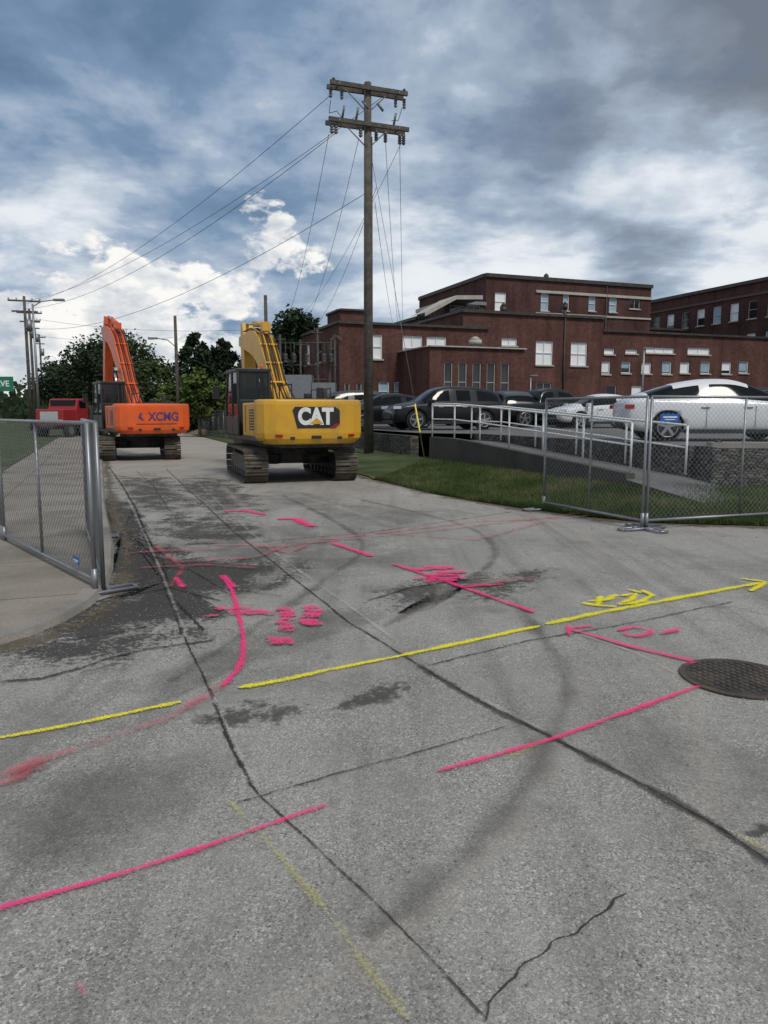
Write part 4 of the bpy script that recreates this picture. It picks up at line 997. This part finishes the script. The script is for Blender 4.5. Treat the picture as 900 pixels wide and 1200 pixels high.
# ------------------------------------------------------------------ world
w=bpy.data.worlds.new('World'); S.world=w; w.use_nodes=True; nt=w.node_tree; nt.nodes.clear()
out=nt.nodes.new('ShaderNodeOutputWorld')
sky=nt.nodes.new('ShaderNodeTexSky'); sky.sky_type='NISHITA'; sky.sun_disc=False; sky.sun_elevation=R(52); sky.sun_rotation=R(150)
bg1=nt.nodes.new('ShaderNodeBackground'); bg1.inputs[1].default_value=.10; L(nt,sky.outputs[0],bg1.inputs[0])
tc=nt.nodes.new('ShaderNodeTexCoord'); g=tc.outputs['Generated']; sp=nt.nodes.new('ShaderNodeSeparateXYZ'); L(nt,g,sp.inputs[0])
def lobe(px,py,ang,amp):
    d=ray(px,py).normalized(); n=nt.nodes.new('ShaderNodeVectorMath'); n.operation='DOT_PRODUCT'; L(nt,g,n.inputs[0]); n.inputs[1].default_value=d
    mr=nt.nodes.new('ShaderNodeMapRange'); mr.interpolation_type='SMOOTHSTEP'; L(nt,n.outputs['Value'],mr.inputs['Value']); mr.inputs['From Min'].default_value=math.cos(R(ang)); mr.inputs['From Max'].default_value=1; mr.inputs['To Max'].default_value=amp
    return mr.outputs['Result']
zc=mathn(nt,'ADD',mathn(nt,'MAXIMUM',sp.outputs['Z'],0),.22)
cx=mathn(nt,'DIVIDE',sp.outputs['X'],zc); cy=mathn(nt,'DIVIDE',sp.outputs['Y'],zc)
cb=nt.nodes.new('ShaderNodeCombineXYZ'); L(nt,cx,cb.inputs[0]); L(nt,cy,cb.inputs[1])
big=noise(nt,cb.outputs[0],1.15,8,.54,.25)
cb2=nt.nodes.new('ShaderNodeCombineXYZ'); L(nt,cx,cb2.inputs[0]); L(nt,cy,cb2.inputs[1]); cb2.inputs[2].default_value=5.3
fine=noise(nt,cb2.outputs[0],2.8,7,.58,.15)
sh=mathn(nt,'ADD',mathn(nt,'MULTIPLY',big,.66),mathn(nt,'MULTIPLY',fine,.34))
sh=mathn(nt,'MULTIPLY_ADD',mathn(nt,'SUBTRACT',sh,.5),1.35,.515)
for a_ in ((630,240,17,.12),(840,150,10,.06),(770,20,17,-.13),(180,80,22,-.06),(480,150,9,-.04),(820,340,13,.06),(350,290,12,.05),(60,210,11,.05),(760,290,5,-.08)):
    sh=mathn(nt,'ADD',sh,lobe(*a_))
xr=nt.nodes.new('ShaderNodeMapRange'); L(nt,sp.outputs['X'],xr.inputs['Value']); xr.inputs['From Min'].default_value=-.1; xr.inputs['From Max'].default_value=.4
dk=mix(nt,xr.outputs['Result'],(.125,.205,.33),(.18,.205,.25))
dk2=mix(nt,xr.outputs['Result'],(.215,.315,.46),(.275,.315,.375))
f1=ramp(nt,sh,[(.38,0),(.48,1)]); cc=mix(nt,f1,dk,dk2)
f2=ramp(nt,sh,[(.47,0),(.56,1)]); cc=mix(nt,f2,cc,(.42,.505,.62))
f3=ramp(nt,sh,[(.55,0),(.66,.85),(.76,1)]); cc=mix(nt,f3,cc,(.88,.91,.94))
cum=noise(nt,mapv(nt,g,(1,1,1.7)),5.5,8,.58,.1)
zb=mathn(nt,'MULTIPLY',mathn(nt,'SUBTRACT',.20,sp.outputs['Z']),1.2)
xb=mathn(nt,'MULTIPLY',sp.outputs['X'],-.16)
cm=mathn(nt,'ADD',mathn(nt,'ADD',cum,zb),xb)
cmask=ramp(nt,cm,[(.585,0),(.62,1)])
csh=noise(nt,mapv(nt,g,(1,1,2)),14,7,.6,.1)
ccol=ramp(nt,mathn(nt,'ADD',csh,mathn(nt,'MULTIPLY',sp.outputs['Z'],.7)),[(.38,(.46,.52,.60)),(.55,(.76,.78,.80)),(.66,(1.0,.98,.94))])
cc=mix(nt,cmask,cc,ccol)
bg2=nt.nodes.new('ShaderNodeBackground'); L(nt,cc,bg2.inputs[0]); bg2.inputs[1].default_value=1.0
cov=ramp(nt,mathn(nt,'ADD',fine,mathn(nt,'MULTIPLY',cmask,.3)),[(.34,.6),(.46,.96)])
ms=nt.nodes.new('ShaderNodeMixShader'); L(nt,cov,ms.inputs[0]); L(nt,bg1.outputs[0],ms.inputs[1]); L(nt,bg2.outputs[0],ms.inputs[2]); L(nt,ms.outputs[0],out.inputs[0])
w.cycles.sampling_method='MANUAL'; w.cycles.sample_map_resolution=512
sl=bpy.data.lights.new('sun','SUN'); sl.energy=2.0; sl.angle=R(12); sl.color=(1,.95,.87); so=bpy.data.objects.new('sun',sl); COL.objects.link(so)
az=R(150); el=R(52); dv=Vector((math.sin(az)*math.cos(el),math.cos(az)*math.cos(el),math.sin(el)))
so.rotation_euler=dv.to_track_quat('Z','Y').to_euler()
cam=bpy.data.cameras.new('camera'); co=bpy.data.objects.new('camera',cam); COL.objects.link(co); co.location=(0,0,CAMZ); co.rotation_euler=(math.pi/2-TH,0,0)
cam.sensor_fit='VERTICAL'; cam.sensor_height=36; cam.lens=F/1200*36; cam.clip_end=6000; cam.clip_start=.05
S.camera=co
S.view_settings.view_transform='Standard'; S.view_settings.look='None'; S.view_settings.exposure=0
